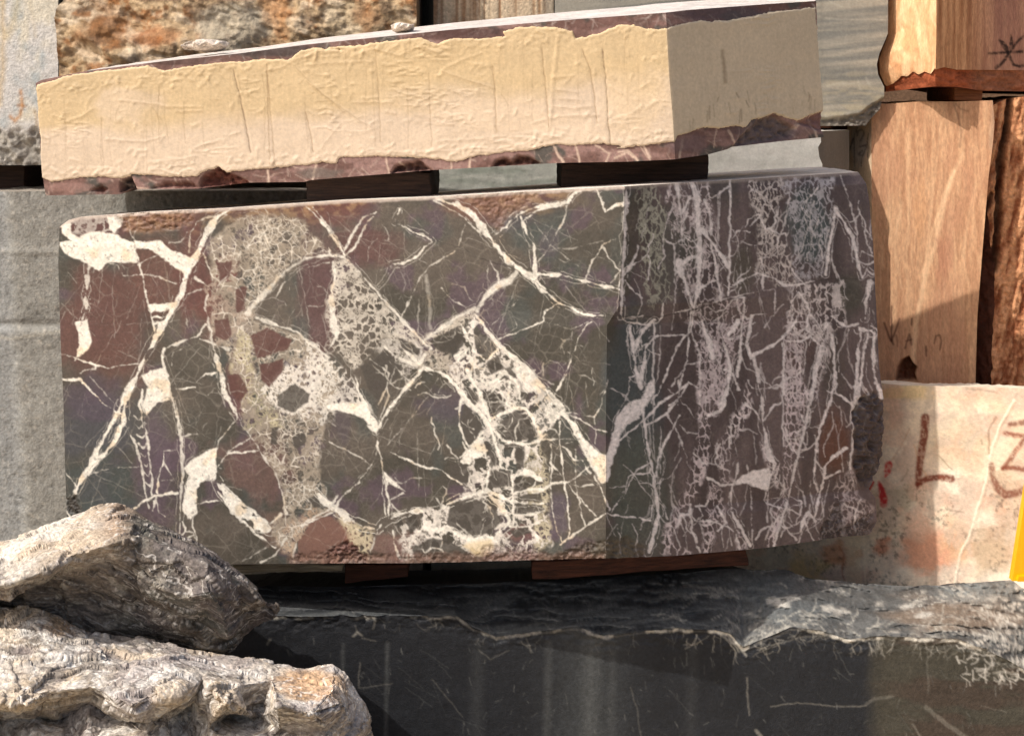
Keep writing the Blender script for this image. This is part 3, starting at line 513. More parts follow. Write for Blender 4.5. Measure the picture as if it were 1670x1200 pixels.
VP(B3((760, 682), (800, 650), (862, 620), (930, 600), (952, 640), (930, 712), (880, 700), (820, 682)), .9)
V(B3((1005, 0), (1005, 500)), 2.2, .7, rough=.3); V(B3((1140, 240), (1110, 420), (1070, 590), (1020, 790), (960, 990)), 4.2, .7); V(B3((1200, 0), (1160, 150), (1140, 250)), 7, .6)
V(B3((1250, 0, 5), (1256, 200, 5), (1220, 320, 5), (1180, 430, 4), (1165, 540, 3), (1155, 660, 3), (1172, 720, 2)), a=.85)
V(B3((1165, 570), (1197, 612)), 3, .75); V(B3((1312, 510, 5), (1250, 552, 5), (1210, 602, 4), (1190, 700, 4), (1170, 800, 3), (1150, 860, 2)), a=.9); V(B3((1280, 622), (1205, 655)), 4.4, .9); V(B3((1340, 300), (1346, 450), (1330, 610)), 5, .7)
V(B3((1260, 130), (1262, 240), (1330, 292), (1360, 322)), 3.2, .85); V(B3((1370, 0), (1365, 200), (1358, 280)), 4, .8); V(B3((1400, 0), (1380, 200)), 3.4, .8); V(B3((1442, 0), (1455, 170), (1488, 260)), 4.4, .85); V(B3((1380, 180), (1422, 250), (1370, 275)), 3, .7)
V(B3((1095, 910), (1110, 850), (1130, 820), (1160, 862)), 5, .8); V(B3((550, 780), (560, 900), (600, 1010)), 4.6, .7); V(B3((760, 820), (800, 902), (845, 985)), 5.5, .75); V(B3((780, 930), (790, 1000)), 4, .6)
V(B3((580, 792), (632, 790), (640, 770)), 3, .7); V(B3((830, 590), (850, 720), (855, 980)), 2, .6); V(B3((932, 710), (930, 870)), 2, .6); V(B3((790, 580), (780, 640), (750, 720), (752, 820)), 3.2, .7); V(B3((490, 890), (512, 830), (552, 832)), 3.4, .75)
V(B3((640, 650), (700, 690), (770, 680)), 4, .7); V(B3((685, 790), (730, 870), (690, 910)), 3.5, .7); V(B3((870, 950), (900, 905), (940, 890)), 2.4, .6); V(B3((410, 400), (405, 760)), 1.8, .5); V(B3((400, 770), (430, 800), (445, 850)), 2.4, .6)
V(B3((205, 900), (220, 1030)), 1.8, .5); V(B3((1050, 680), (1100, 720), (1115, 790)), 2, .5); V(B3((355, 790), (370, 785), (362, 845), (330, 850)), 2.4, .7); V(B3((800, 420), (840, 415), (880, 440)), 2, .35)
VP(B1((890, 490), (930, 450), (1000, 408), (1052, 390), (1052, 500), (1030, 545), (972, 550), (955, 600), (962, 700), (930, 742), (888, 700), (900, 600), (915, 520)))
V(B1((1040, 525, 8), (1085, 600, 14), (1160, 690, 17), (1240, 750, 19), (1305, 785, 12)), rough=1.6); V(B1((1060, 600, 4), (1150, 720, 5), (1250, 810, 5), (1340, 870, 4))); V(B1((1085, 560), (1180, 660), (1300, 750)), 3)
V(B1((890, 745, 5), (905, 790, 4), (880, 820, 3))); V(B1((945, 690, 3), (940, 760, 4), (955, 820, 4), (955, 880, 3))); V(B1((900, 790), (940, 800), (950, 830)), 3); V(B1((895, 830), (950, 815)), 4)
V(B1((950, 662, 3), (1000, 650, 3), (1050, 645, 4), (1085, 652, 3))); V(B1((1050, 485, 2), (1110, 412, 3), (1180, 410, 3), (1260, 400, 3))); V(B1((1100, 412), (1160, 370), (1220, 340)), 1.8, .8)
V(B1((655, 685, 5), (700, 645, 4), (760, 622, 4), (800, 612, 3), (868, 608, 3))); V(B1((765, 605, 2), (765, 540, 2.5), (792, 460, 3), (795, 400, 2), (860, 395, 2))); V(B1((795, 460), (830, 520), (855, 560)), 1.8, .8)
V(B1((765, 625), (740, 690)), 4, .8); V(B1((760, 630), (770, 700), (800, 725)), 2, .8); V(B1((780, 550), (890, 540)), 1.6, .7); V(B1((440, 515), (560, 485), (670, 480)), 1.3, .6); V(B1((890, 330), (960, 320)), 2, .7)
V(B1((1300, 770), (1330, 740), (1370, 715)), 3.5, .9); V(B1((1310, 868), (1180, 940)), 1.8, .6); V(B1((1440, 850), (1430, 900), (1420, 945)), 3, .8); V(B1((1390, 830), (1345, 900), (1270, 945)), 3, .8)
V(B1((1355, 540, 3), (1370, 600, 4), (1392, 710, 4)), a=.9); V(B1((1160, 250, 2), (1260, 395, 3), (1355, 540, 4)), a=.7); V(B1((1640, 620), (1600, 690), (1540, 720), (1470, 765)), 3, .8)
# ---- hairlines
rg = random.Random(5)
for k in range(300):
    x = rg.uniform(100, 985); y = rg.uniform(330, 910); a = rg.choice([.9, .8, 2.2, 1.45, .35, 1.9]) + rg.gauss(0, .18); L = rg.uniform(18, 120)
    V([(x, y), (x + L * math.cos(a), y + L * math.sin(a))], rg.uniform(.4, 1.1), rg.uniform(.12, .42), rough=.4)
for k in range(110):
    x = rg.uniform(1000, 1430); y = rg.uniform(290, 880); a = 1.57 + rg.gauss(0, .22); L = rg.uniform(20, 120)
    p = [(x, y)]
    for q in range(4): a2 = a + rg.gauss(0, .25); p.append((p[-1][0] + L / 4 * math.cos(a2), p[-1][1] + L / 4 * math.sin(a2)))
    V(p, rg.uniform(.5, 1.6), rg.uniform(.2, .6), rough=.6)
def wander(x, y, a, L, w_, al, br=0):      # small branching veinlet
    p = [(x, y)]
    for q in range(int(L / 7)):
        a += rg.gauss(0, .45); p.append((p[-1][0] + 7 * math.cos(a), p[-1][1] + 7 * math.sin(a)))
        if br and rg.random() < .16: wander(p[-1][0], p[-1][1], a + rg.choice([-.9, .9]), L * .45, w_ * .7, al * .9, br - 1)
    V(p, w_, al, rough=.7)
for k in range(60): wander(rg.uniform(330, 980), rg.uniform(330, 900), rg.uniform(0, 6.28), rg.uniform(30, 90), rg.uniform(.8, 1.7), rg.uniform(.25, .6), 1)
for k in range(45): wander(rg.uniform(690, 900), rg.uniform(560, 900), rg.uniform(0, 6.28), rg.uniform(20, 60), rg.uniform(1, 2.4), rg.uniform(.5, .9), 1)
for k in range(50): wander(rg.uniform(1040, 1410), rg.uniform(300, 860), 1.57 + rg.gauss(0, .3), rg.uniform(40, 110), rg.uniform(1, 2.6), rg.uniform(.5, .95), 1)
wcol = mixc(lin((242, 234, 218)) + 0 * cv.col, lin((244, 234, 230)) + 0 * cv.col, rightm)
wcol = wcol * (0.66 + 0.6 * fb(X / 4, Y_ / 4, 4, 301, .65))[..., None]; cv.V = cv.V * (1 - .5 * sm(.68, .76, fb(X / 5.5, Y_ / 5.5, 3, 302, .6)))
wcol = mixc(wcol, wcol * np.array([.95, .78, .58]), sm(.58, .75, fb(X / 26, Y_ / 26, 3, 303)) * .6 * (1 - rightm))
cv.V = np.clip(cv.V, 0, 1) ** (1 - .4 * rightm); cv.col = mixc(cv.col, wcol, cv.V)
cv.poly(B2((780, 850), (900, 830), (910, 880), (880, 915), (820, 910), (760, 862)), (214, 186, 132), .55, 6)
# the open crack
DK = (38, 33, 29)
cv.line(A5((430, 190), (520, 226), (620, 272), (750, 315), (900, 382), (1000, 410), (1100, 470), (1230, 570), (1340, 642), (1530, 655)), .8, DK, .85, 1.4)
cv.line(A6((130, 755), (260, 770), (380, 767), (560, 735), (700, 694), (820, 662)), 1.2, DK, .85, 1.5); cv.line(A6((1160, 590), (1290, 580), (1450, 584)), .8, DK, .6, 1.4)
# chipped rough places: along the foot and at the right end
def rough_patch(poly, col, dep, f=9, seed=7, a=.85):
    W, d = cv.spoly(poly)
    if d.size == 0: return
    M = sm(4, -5, d + 10 * (fb(cv.X[W] / 12, cv.Y[W] / 12, 3, seed) - .5))
    n = fb(cv.X[W] / f, cv.Y[W] / f, 4, seed + 1, .6); r = ridge(fb(cv.X[W] / (f * 1.6), cv.Y[W] / (f * 1.1), 3, seed + 2))
    cc = lin(col) * (0.45 + 1.1 * n)[..., None]
    cv.col[W] = mixc(cv.col[W], cc, M * a); cv.h[W] += M * (-dep * .5 + dep * 1.3 * (n - .5) + dep * .7 * (r - .6))
rough_patch(B3((1365, 270), (1455, 235), (1500, 290), (1510, 520), (1470, 640), (1400, 715), (1350, 600), (1350, 350)), (62, 54, 54), 42, 11, 7, .8)
rough_patch(B3((1180, 935), (1250, 790), (1290, 760), (1300, 900), (1440, 830), (1440, 960), (1200, 960)), (52, 46, 46), 26, 9, 17, .55)
rough_patch(B2((1260, 890), (1330, 850), (1480, 840), (1560, 820), (1640, 870), (1640, 950), (1200, 950)), (88, 78, 66), 16, 6, 27, .7)
rough_patch(A4((560, 130), (980, 120), (900, 210), (700, 240), (600, 230)), (136, 98, 72), 12, 6, 37, .45)
rough_patch(B2((105, 885), (200, 850), (300, 910), (290, 945), (110, 950)), (92, 62, 54), 20, 6, 47, .75)
rough_patch(B2((860, 870), (1060, 860), (1160, 900), (1100, 945), (860, 945)), (128, 108, 104), 12, 5, 57, .5)
rough_patch(B1((325, 640), (370, 620), (400, 690), (390, 720), (330, 700)), (58, 52, 46), 20, 5, 67, .85)
rough_patch(A5((740, 60), (1160, 40), (1020, 140), (930, 230), (860, 150)), (134, 104, 84), 10, 7, 77, .35)
for yy in (905, 912): rough_patch([(470, yy - 4), (985, yy - 4), (985, yy + 10), (470, yy + 10)], (120, 92, 78), 8, 6, 87 + yy, .45)
# edge wear (chips through to pale dust) at the upper edge
topy = np.interp(X, [97, 130, 240, 370, 560, 700, 870, 1018, 1100, 1330, 1410], [366, 354, 346, 340, 327, 322, 312, 304, 299, 285, 281])
e = sm(5, 0, (Y_ - topy) - 3.2 * fb(X / 9, Y_ / 9, 3, 401)) * (1 - .6 * rightm)
cv.col = mixc(cv.col, lin((206, 190, 176)) + 0 * cv.col, e * .8)
cv.h += 3.0 * (fb(X / 5, Y_ / 5, 4, 405) - .5) * .35 + 1.4 * (fb(X / 60, Y_ / 60, 3, 406) - .5)

M_marble = stone_mat('veined marble', .58, .16, 70, (1, 1, 1), .12, 160, .35)
YL, YC, YR = 7.5, 6.88, 7.75
tl = [(97, 370), (112, 359), (130, 354), (240, 346), (370, 340), (560, 327), (700, 322), (870, 312), (1019, 304)]
bl = [(112, 922), (500, 919), (690, 918), (850, 914), (988, 911)]
foldp = [(1019, 304), (1014, 420), (1009, 500), (990, 530), (988, 700), (988, 911)]
G1, C1, P1 = face(tl, bl, (YL, YC, YL, YC), 1.2, cv, left=[(97, 370), (95, 430), (99, 560), (103, 640), (106, 760), (112, 922)], right=foldp)
tr = [(1019, 304), (1100, 299), (1250, 290), (1330, 285), (1400, 281)]
br = [(988, 911), (1100, 906), (1250, 893), (1340, 880), (1400, 874), (1420, 871)]
rt = [(1400, 281), (1413, 300), (1418, 330), (1424, 400), (1430, 520), (1434, 600), (1441, 650), (1443, 700), (1442, 740), (1430, 775), (1417, 797), (1428, 812), (1430, 850), (1420, 871)]
G2, C2, P2 = face(tr, br, (YC, YR, YC, YR), 1.2, cv, left=foldp, right=rt)
G2[:, 0] = G1[:, -1][np.linspace(0, G1.shape[0] - 1, G2.shape[0]).round().astype(int)]
mb = MB(); mb.sheet(G1, C1); mb.sheet(G2, C2)
tops = np.concatenate([G1[0], G2[0][1:]]); bots = np.concatenate([G1[-1], G2[-1][1:]])
dv = np.zeros((len(tops), 3)); u = np.linspace(0, 1, len(tops)); dv[:, 0] = -.1; dv[:, 1] = np.interp(tops[:, 0], [-2.4, 2.05], [8.65, 8.25]) - tops[:, 1]
MBT, MBB = close(mb, tops, bots, G1[:, 0], G2[:, -1], dv, strip(tops, dv, 7 + 2 * u), (232, 222, 208), (120, 104, 98), 26, .006, 3)
block = mb.build('marble_block', M_marble)
tag(block, 'dark brown marble block with a web of white veins, middle of the front stack', 'marble block')
# ================================================================ THE COATED BLOCK ON TOP
T1 = lambda *p: Z(0, 0, S, p)
T2 = lambda *p: Z(500, 0, S, p)
T3 = lambda *p: Z(1000, 0, 2.4925, p)
cs = Canvas(50, -6, 1352, 330, (108, 80, 72), 1.3, 2.0, 12.0, 61)
X, Y_ = cs.X, cs.Y
cs.col = mixc(cs.col, lin((142, 112, 104)) + 0 * cs.col, sm(.4, .65, fb(X / 50, Y_ / 18, 4, 62)))
cs.col = mixc(cs.col, lin((84, 78, 72)) + 0 * cs.col, sm(.55, .7, fb(X / 35, Y_ / 25, 4, 63)))
cs.mul(.8 + .4 * fb(X / 3.5, Y_ / 3.5, 4, 64))
for p in (T2((30, 870), (50, 800)), T2((385, 765), (400, 850)), T2((450, 790), (490, 840)), T2((800, 760), (790, 840)), T2((700, 780), (705, 830)), T1((300, 880), (290, 840)), T1((1300, 830), (1305, 890)), T1((1530, 830), (1520, 880)), T1((580, 870), (600, 900), (720, 920)),
          T2((1200, 710), (1250, 790)), T2((1310, 710), (1330, 800), (1320, 910)), T2((1400, 700), (1470, 750), (1440, 850)), T2((1500, 770), (1560, 740), (1610, 780)), T2((1620, 710), (1670, 780)),
          T3((280, 570), (270, 640)), T3((420, 520), (410, 600)), T3((470, 530), (500, 590)), T3((560, 500), (520, 560)), T3((640, 470), (600, 560), (560, 590)), T3((680, 490), (740, 560)), T3((800, 460), (830, 560)), T3((700, 560), (760, 500)), T3((20, 620), (60, 610), (100, 650)), T3((120, 590), (150, 640))):
    cs.line(p, rg.uniform(1.5, 4), (204, 178, 158), .8)
for k in range(170):
    x = rg.uniform(60, 1345); yb = np.interp(x, [60, 386, 902, 1100, 1345], [300, 290, 252, 240, 200]) + rg.gauss(0, 14); a = rg.uniform(0, 3.14); L = rg.uniform(6, 26)
    cs.line([(x, yb), (x + L * math.cos(a), yb + L * math.sin(a))], rg.uniform(.6, 1.6), (196, 172, 156), rg.uniform(.3, .7))
for k in range(170):
    x = rg.uniform(100, 1330); yb = np.interp(x, [60, 268, 500, 936, 1330], [132, 98, 72, 34, 10]) + rg.gauss(3, 6); a = rg.uniform(0, 3.14); L = rg.uniform(5, 22)
    cs.line([(x, yb), (x + L * math.cos(a), yb + L * math.sin(a))], rg.uniform(.6, 1.8), (196, 182, 172), rg.uniform(.3, .7))
for b in ((450, 84, 90, 10, (66, 58, 56), .8), (300, 100, 60, 8, (72, 52, 46), .7), (760, 56, 90, 14, (78, 54, 50), .8), (1010, 38, 60, 16, (104, 74, 66), .7), (1180, 24, 90, 14, (84, 72, 78), .7), (1240, 212, 60, 26, (92, 78, 80), .7), (1120, 235, 40, 16, (104, 84, 84), .7), (110, 305, 60, 10, (150, 116, 106), .7), (520, 282, 40, 10, (112, 104, 96), .6)):
    cs.blot(*b)
cs.h += 5 * (fb(X / 9, Y_ / 9, 4, 66) - .5)
def dent(poly, dep, col, seed):
    W, d = cs.spoly(poly)
    M = sm(3, -4, d); n = fb(cs.X[W] / 6, cs.Y[W] / 6, 4, seed)
    cs.h[W] += M * (-dep + dep * 1.2 * (n - .5)); cs.col[W] = mixc(cs.col[W], lin(col) * (.6 + .8 * n)[..., None], M * .8)
for i, (p, dd, c_) in enumerate(((T1((975, 910), (985, 860), (1060, 805), (1110, 840), (1200, 880), (1210, 905)), 60, (104, 56, 44)), (T1((585, 935), (590, 880), (630, 850), (660, 920)), 60, (50, 44, 40)),
        (T2((410, 840), (430, 810), (540, 780), (610, 830)), 60, (84, 56, 48)), (T2((905, 810), (925, 780), (960, 770), (1000, 790), (1030, 755), (1100, 770), (1140, 800)), 50, (92, 58, 46)), (T1((440, 930), (490, 900), (520, 920), (500, 945)), 30, (90, 48, 40)),
        (T1((740, 915), (800, 890), (930, 890), (960, 915)), 30, (108, 70, 60)), (T3((470, 610), (600, 480), (660, 470), (740, 520), (720, 560)), 30, (96, 84, 82)), (T3((750, 500), (850, 455), (860, 540)), 22, (116, 84, 80)))): dent(p, dd, c_, 70 + i)
topA = [(58, 136), (67, 131), (141, 116), (268, 100), (386, 88), (500, 73), (735, 49), (936, 32), (1086, 21)]
topB = [(1086, 21), (1120, 17), (1253, 7), (1331, 2)]
botA = [(74, 319), (196, 317), (205, 309), (322, 308), (406, 298), (496, 297), (507, 294), (701, 278), (912, 266), (1023, 264), (1101, 260)]
botB = [(1101, 260), (1156, 252), (1200, 240), (1270, 231), (1343, 224)]
lA = [(58, 136), (62, 160), (64, 220), (70, 288), (74, 319)]; fo = [(1086, 21), (1088, 60), (1092, 130), (1098, 200), (1101, 260)]
rB = [(1331, 2), (1334, 100), (1341, 180), (1343, 224)]
tYL, tYC, tYR = 7.65, 7.02, 7.72
Ga, Ca, Pa = face(topA, botA, (tYL, tYC, tYL, tYC), 1.6, cs, left=lA, right=fo)
Gb, Cb, Pb = face(topB, botB, (tYC, tYR, tYC, tYR), 1.6, cs, left=fo, right=rB)
Gb[:, 0] = Ga[:, -1][np.linspace(0, Ga.shape[0] - 1, Gb.shape[0]).round().astype(int)]
mb = MB(); mb.sheet(Ga, Ca); mb.sheet(Gb, Cb)
tops = np.concatenate([Ga[0], Gb[0][1:]]); bots = np.concatenate([Ga[-1], Gb[-1][1:]])
dv = np.zeros((len(tops), 3)); u = np.linspace(0, 1, len(tops)); dv[:, 0] = -.05; dv[:, 1] = np.interp(tops[:, 0], [-2.6, 1.68], [8.7, 8.0]) - tops[:, 1]
close(mb, tops, bots, Ga[:, 0], Gb[:, -1], dv, strip(tops, dv, 12 - 2 * u), (206, 196, 186), (120, 96, 88), 22, .012, 13)
org = np.array([tops[:, 0].mean(), 7.6, bots[:, 2].min()])
coated = empty('coated_block', org)
tag(coated, 'long stone block faced with cream resin, topmost of the front stack', 'stone block')
M_body = stone_mat('dark marble body', .7, .2, 60, (1, 1, 1), .2, 120, .3)
mb.build('stone_body', M_body, coated)
# the cream coat
cc = Canvas(50, -6, 1352, 330, (224, 194, 148), 1.3, 1.6, 9.0, 71)
X, Y_ = cc.X, cc.Y
yt = np.interp(X, [58, 386, 735, 1086, 1331], [136, 88, 49, 21, 2]); yb = np.interp(X, [60, 386, 902, 1100, 1343], [300, 280, 245, 235, 200]); tt = (Y_ - yt) / (yb - yt)
r2 = sm(-2, 2, X - np.interp(Y_, [21, 130, 260], [1086, 1092, 1101]))
low = lin((220, 197, 170)) + 0 * cc.col; up = lin((212, 185, 143)) + 0 * cc.col
cc.col = mixc(up, low, sm(.38, .62, tt + .35 * (fb(X / 120, Y_ / 60, 4, 72) - .5)) * (1 - r2) + r2 * .35)
cc.col = mixc(cc.col, lin((212, 197, 172)) + 0 * cc.col, r2 * .6); cc.blot(1030, 150, 60, 70, (224, 194, 146), .3); cc.blot(700, 100, 130, 40, (216, 186, 138), .3); cc.blot(200, 170, 60, 40, (226, 204, 182), .4); cc.blot(820, 190, 110, 30, (230, 204, 172), .5)
cc.mul(.82 + .14 * fb(X / 4, Y_ / 4, 3, 73)); cc.mul(.95 + .1 * fb(X / 3, Y_ / 80, 3, 74)); cc.mul(.94 + .12 * fb(X / 40, Y_ / 30, 4, 75))
cc.h += 6 * (fb(X / 70, Y_ / 50, 3, 76) - .5) + 1.6 * (fb(X / 6, Y_ / 6, 4, 77) - .5)
# ragged trowel ridges near the upper and lower edges
edge = np.exp(-((tt - 1.0) / .09) ** 2) + .8 * np.exp(-((tt - .12) / .1) ** 2) + .7 * np.exp(-((X - 1075) / 18) ** 2) * (1 - r2) + .5 * np.exp(-((X - 68) / 8) ** 2)
edge = edge * (.35 + .65 * (1 - r2)) * (.3 + 1.1 * fb(X / 45, Y_ / 30, 3, 78))
wr = ridge(fb((X * .8 + Y_) / 9, (Y_ * .6 - X * .35) / 5, 4, 79, .6))
cc.h += edge * 5.5 * (wr - .62)
wr2 = ridge(fb(X / 30 + Y_ / 60, Y_ / 7, 3, 80))
cc.h += 3.5 * np.clip(wr2 - .8, 0, 1) / .2 * sm(.55, .75, fb(X / 60, Y_ / 40, 3, 81))
def crease(p, w_, hgt, c=None, a=.35):
    cc.line(p, w_ * 2.2, (180, 150, 104), 0, 3, True)
    W, d = cc.sline(p, w_); cc.h[W] += hgt * .34 * np.exp(-(np.clip(d, 0, 99) / 1.8) ** 2)
    if c: cc.line(p, max(w_ * .7, .9), c, a, 1.8)
BR = (128, 96, 62)
for x, a_, b_, al in ((105, 150, 296, .25), (166, 190, 285, .4), (247, 150, 250, .3), (436, 105, 268, .7), (498, 150, 240, .3), (608, 100, 236, .35), (700, 120, 240, .6), (806, 110, 215, .45), (860, 130, 190, .25), (1022, 140, 215, .2), (135, 190, 275, .25), (330, 200, 240, .25), (540, 120, 200, .25), (1010, 90, 120, .2)):
    cc.line([(x, a_), (x + 1.5, (a_ + b_) / 2), (x + 5, b_)], 1.1, BR, al, 1.6)
crease(T2((330, 180), (345, 350), (358, 550), (360, 690)), 1.2, -3, BR, .65); crease(T2((1145, 240), (1160, 400), (1178, 620)), 1.6, -4, BR, .8)
crease(T2((1440, 240), (1455, 400), (1468, 600), (1478, 710)), 1.8, -5, (96, 70, 44), .95); crease(T2((1340, 240), (1380, 340), (1400, 480), (1412, 600)), 2, -5, BR, .7)
crease(T2((905, 320), (915, 440), (922, 650)), 1.6, -4, BR, .6); crease(T1((1135, 340), (1160, 440), (1190, 570), (1220, 740)), 2.2, -6, (84, 56, 36), .85); crease(T1((1300, 340), (1318, 560), (1338, 800)), 1.2, -3, BR, .7)
crease(T1((1490, 550), (1510, 650), (1525, 740)), 1.6, -4, BR, .7); crease(T1((1440, 330), (1560, 450), (1670, 540)), 1.2, 4, BR, .4); crease(T2((0, 395), (120, 490), (290, 605)), 1.2, 4, BR, .4); crease(T2((75, 720), (170, 600)), 1.2, 3, BR, .45)
crease(T2((660, 350), (780, 390), (915, 432)), 1.4, 5, BR, .45); crease(T2((660, 345), (740, 300), (850, 260)), 1.4, 5, BR, .3); crease(T2((1225, 180), (1200, 400), (1180, 620)), 3, 6); crease(T2((1460, 350), (1500, 385)), 2, 5); crease(T2((1480, 420), (1530, 455)), 2, 5)
for p in (T1((590, 492), (700, 500), (820, 520), (985, 522)), T1((860, 545), (985, 540)), T1((740, 520), (780, 575)), T1((520, 680), (700, 690), (800, 665)), T1((260, 560), (330, 590), (400, 570), (455, 530)), T1((720, 315), (760, 335), (870, 340), (1000, 310), (1090, 305), (1115, 290)),
          T1((1300, 345), (1380, 330), (1440, 290), (1540, 265), (1670, 250)), T1((1530, 305), (1545, 255)), T2((0, 320), (150, 308), (320, 300)), T2((0, 280), (50, 250), (160, 250)), T2((45, 300), (50, 255)), T2((260, 265), (330, 240), (400, 260), (450, 275), (560, 225)), T2((560, 225), (640, 260)), T2((280, 480), (350, 478)), T2((230, 500), (420, 500)), T2((385, 545), (440, 555)),
          T2((690, 190), (830, 190), (950, 183)), T2((300, 745), (560, 742), (720, 735), (830, 720)), T2((640, 690), (800, 680), (970, 665)), T2((1120, 655), (1240, 670)), T2((1200, 380), (1300, 370)), T2((1210, 440), (1310, 450)), T2((1200, 520), (1300, 530), (1380, 520)), T2((1230, 480), (1330, 490)), T2((1570, 690), (1670, 660)),
          T2((1100, 600), (1230, 570), (1420, 560)), T2((1630, 430), (1670, 400)), T1((1500, 540), (1520, 560)), T1((1120, 660), (1165, 645)), T1((950, 720), (1080, 680))):
    crease(p, 1.1, 5, (140, 108, 72), .4)
for k in range(46):
    x = rg.uniform(80, 1080); a_ = np.interp(x, [58, 386, 735, 1086], [136, 88, 49, 21]) + rg.uniform(20, 120); L = rg.uniform(20, 110)
    cc.line([(x, a_), (x + rg.gauss(0, 2), a_ + L / 2), (x + rg.gauss(1, 3), a_ + L)], rg.uniform(.7, 1.4), BR, rg.uniform(.15, .45), 1.5)
for k in range(500):    # small drips and crumbs of filler
    x = rg.uniform(62, 1085); t_ = rg.choice([rg.gauss(.97, .05), rg.gauss(.1, .05), rg.uniform(0, 1)]); y = np.interp(x, [58, 386, 735, 1086], [136, 88, 49, 21]) * (1 - t_) + t_ * np.interp(x, [60, 386, 902, 1100], [300, 280, 245, 235])
    a = rg.gauss(-.6, .5); L = rg.uniform(2, 13); crease([(x, y), (x + L * math.cos(a), y + L * math.sin(a))], rg.uniform(1, 2.4), rg.uniform(2, 7))
for k in range(26):
    x = rg.uniform(1110, 1335); y = np.interp(x, [1100, 1225, 1345], [205, 180, 170]) - rg.uniform(0, 34); L = rg.uniform(4, 22); cc.line([(x, y), (x - rg.uniform(-4, 3), y + L)], rg.uniform(1, 3), (104, 86, 60), rg.uniform(.2, .6))
cc.line([(1176, 82), (1178, 100), (1181, 134)], 5, (128, 108, 82), .6, 4)
mask = T1((176, 425), (185, 408), (250, 395), (330, 365), (400, 355), (560, 338), (720, 318), (790, 342), (960, 318), (1100, 298), (1180, 300), (1280, 285), (1400, 290), (1460, 245), (1540, 232), (1670, 246)) + \
    T2((80, 232), (230, 222), (420, 196), (560, 182), (600, 200), (640, 212), (690, 190), (870, 186), (960, 175), (950, 150), (1060, 128), (1200, 132), (1290, 150), (1310, 190), (1350, 180), (1430, 160), (1520, 118), (1600, 125), (1670, 140)) + \
    T3((60, 100), (130, 112), (200, 118), (240, 105), (300, 92), (360, 86), (460, 84), (560, 66), (640, 50), (700, 42), (820, 28), (836, 200), (852, 330), (858, 450), (800, 470), (750, 492), (700, 480), (650, 464), (600, 480), (560, 492), (540, 520), (500, 512), (430, 525), (380, 518), (330, 532), (262, 556), (250, 580), (130, 592), (0, 606)) + \
    T2((1540, 712), (1400, 698), (1290, 712), (1210, 705), (1080, 735), (960, 742), (830, 762), (720, 790), (640, 776), (520, 768), (380, 762), (160, 768), (150, 800), (80, 790), (0, 802)) + \
    T1((1400, 812), (1250, 825), (1110, 838), (1060, 812), (985, 842), (960, 862), (780, 860), (650, 850), (600, 868), (450, 862), (330, 875), (250, 885), (215, 872), (200, 860), (195, 660), (185, 560))
W, d = cc.spoly(mask)
d = d + 3.4 * (fb(cc.X[W] / 5, cc.Y[W] / 5, 3, 82) - .5)
full = np.full(X.shape, 99.0); full[W] = d
cc.h = np.where(full < 0, 7 + cc.h * sm(0, -4, full), -8.0) * 1.0
cc.h = np.where(full < 0, cc.h * sm(1.5, -2.2, full) + (1 - sm(1.5, -2.2, full)) * -3, cc.h)
def coat_face(*a, **k):
    G, c_, P = face(*a, **k); return G, c_, cc.sample(P[..., 0], P[..., 1], full) < 1.2
mb = MB()
G_, c_, kp = coat_face(topA, botA, (tYL, tYC, tYL, tYC), 1.35, cc, left=lA, right=fo); mb.sheet(G_, c_, kp)
Gq, cq, kq = coat_face(topB, botB, (tYC, tYR, tYC, tYR), 1.35, cc, left=fo, right=rB)
Gq[:, 0] = G_[:, -1][np.linspace(0, G_.shape[0] - 1, Gq.shape[0]).round().astype(int)]
mb.sheet(Gq, cq, kq)
M_cream = stone_mat('cream resin coat', .6, .1, 60, (1, 1, 1), .12, 120, .4)
mb.build('resin_coat', M_cream, coated)

# ================================================================ generic stone blocks behind
def simple_block(name, fronts, back, mat, ctop, cside, label, cat='stone block', bump=.02, seed=3, dz=0):
    """fronts: list of (grid, colours) from left to right"""
    mb = MB()
    for i, f in enumerate(fronts):
        if i: f[0][:, 0] = fronts[i - 1][0][:, -1][np.linspace(0, fronts[i - 1][0].shape[0] - 1, f[0].shape[0]).round().astype(int)]
        mb.sheet(f[0], f[1])
    tops = np.concatenate([fronts[0][0][0]] + [f[0][0][1:] for f in fronts[1:]]); bots = np.concatenate([fronts[0][0][-1]] + [f[0][-1][1:] for f in fronts[1:]])
    if dz == 'strip': dz = strip(tops, np.array(back), 3)
    close(mb, tops, bots, fronts[0][0][:, 0], fronts[-1][0][:, -1], back, dz, ctop, cside, 16, bump, seed)
    o = mb.build(name, mat); tag(o, label, cat); return o
M_rough = stone_mat('weathered stone', .85, .28, 45, (1, 1, 1), .5, 70, .2)
M_smooth = stone_mat('sawn stone', .7, .12, 60, (1, 1, 1), .2, 120, .3)
M_grain = stone_mat('banded sandstone', .9, .2, 70, (1, 1, .35), .35, 110, .15)
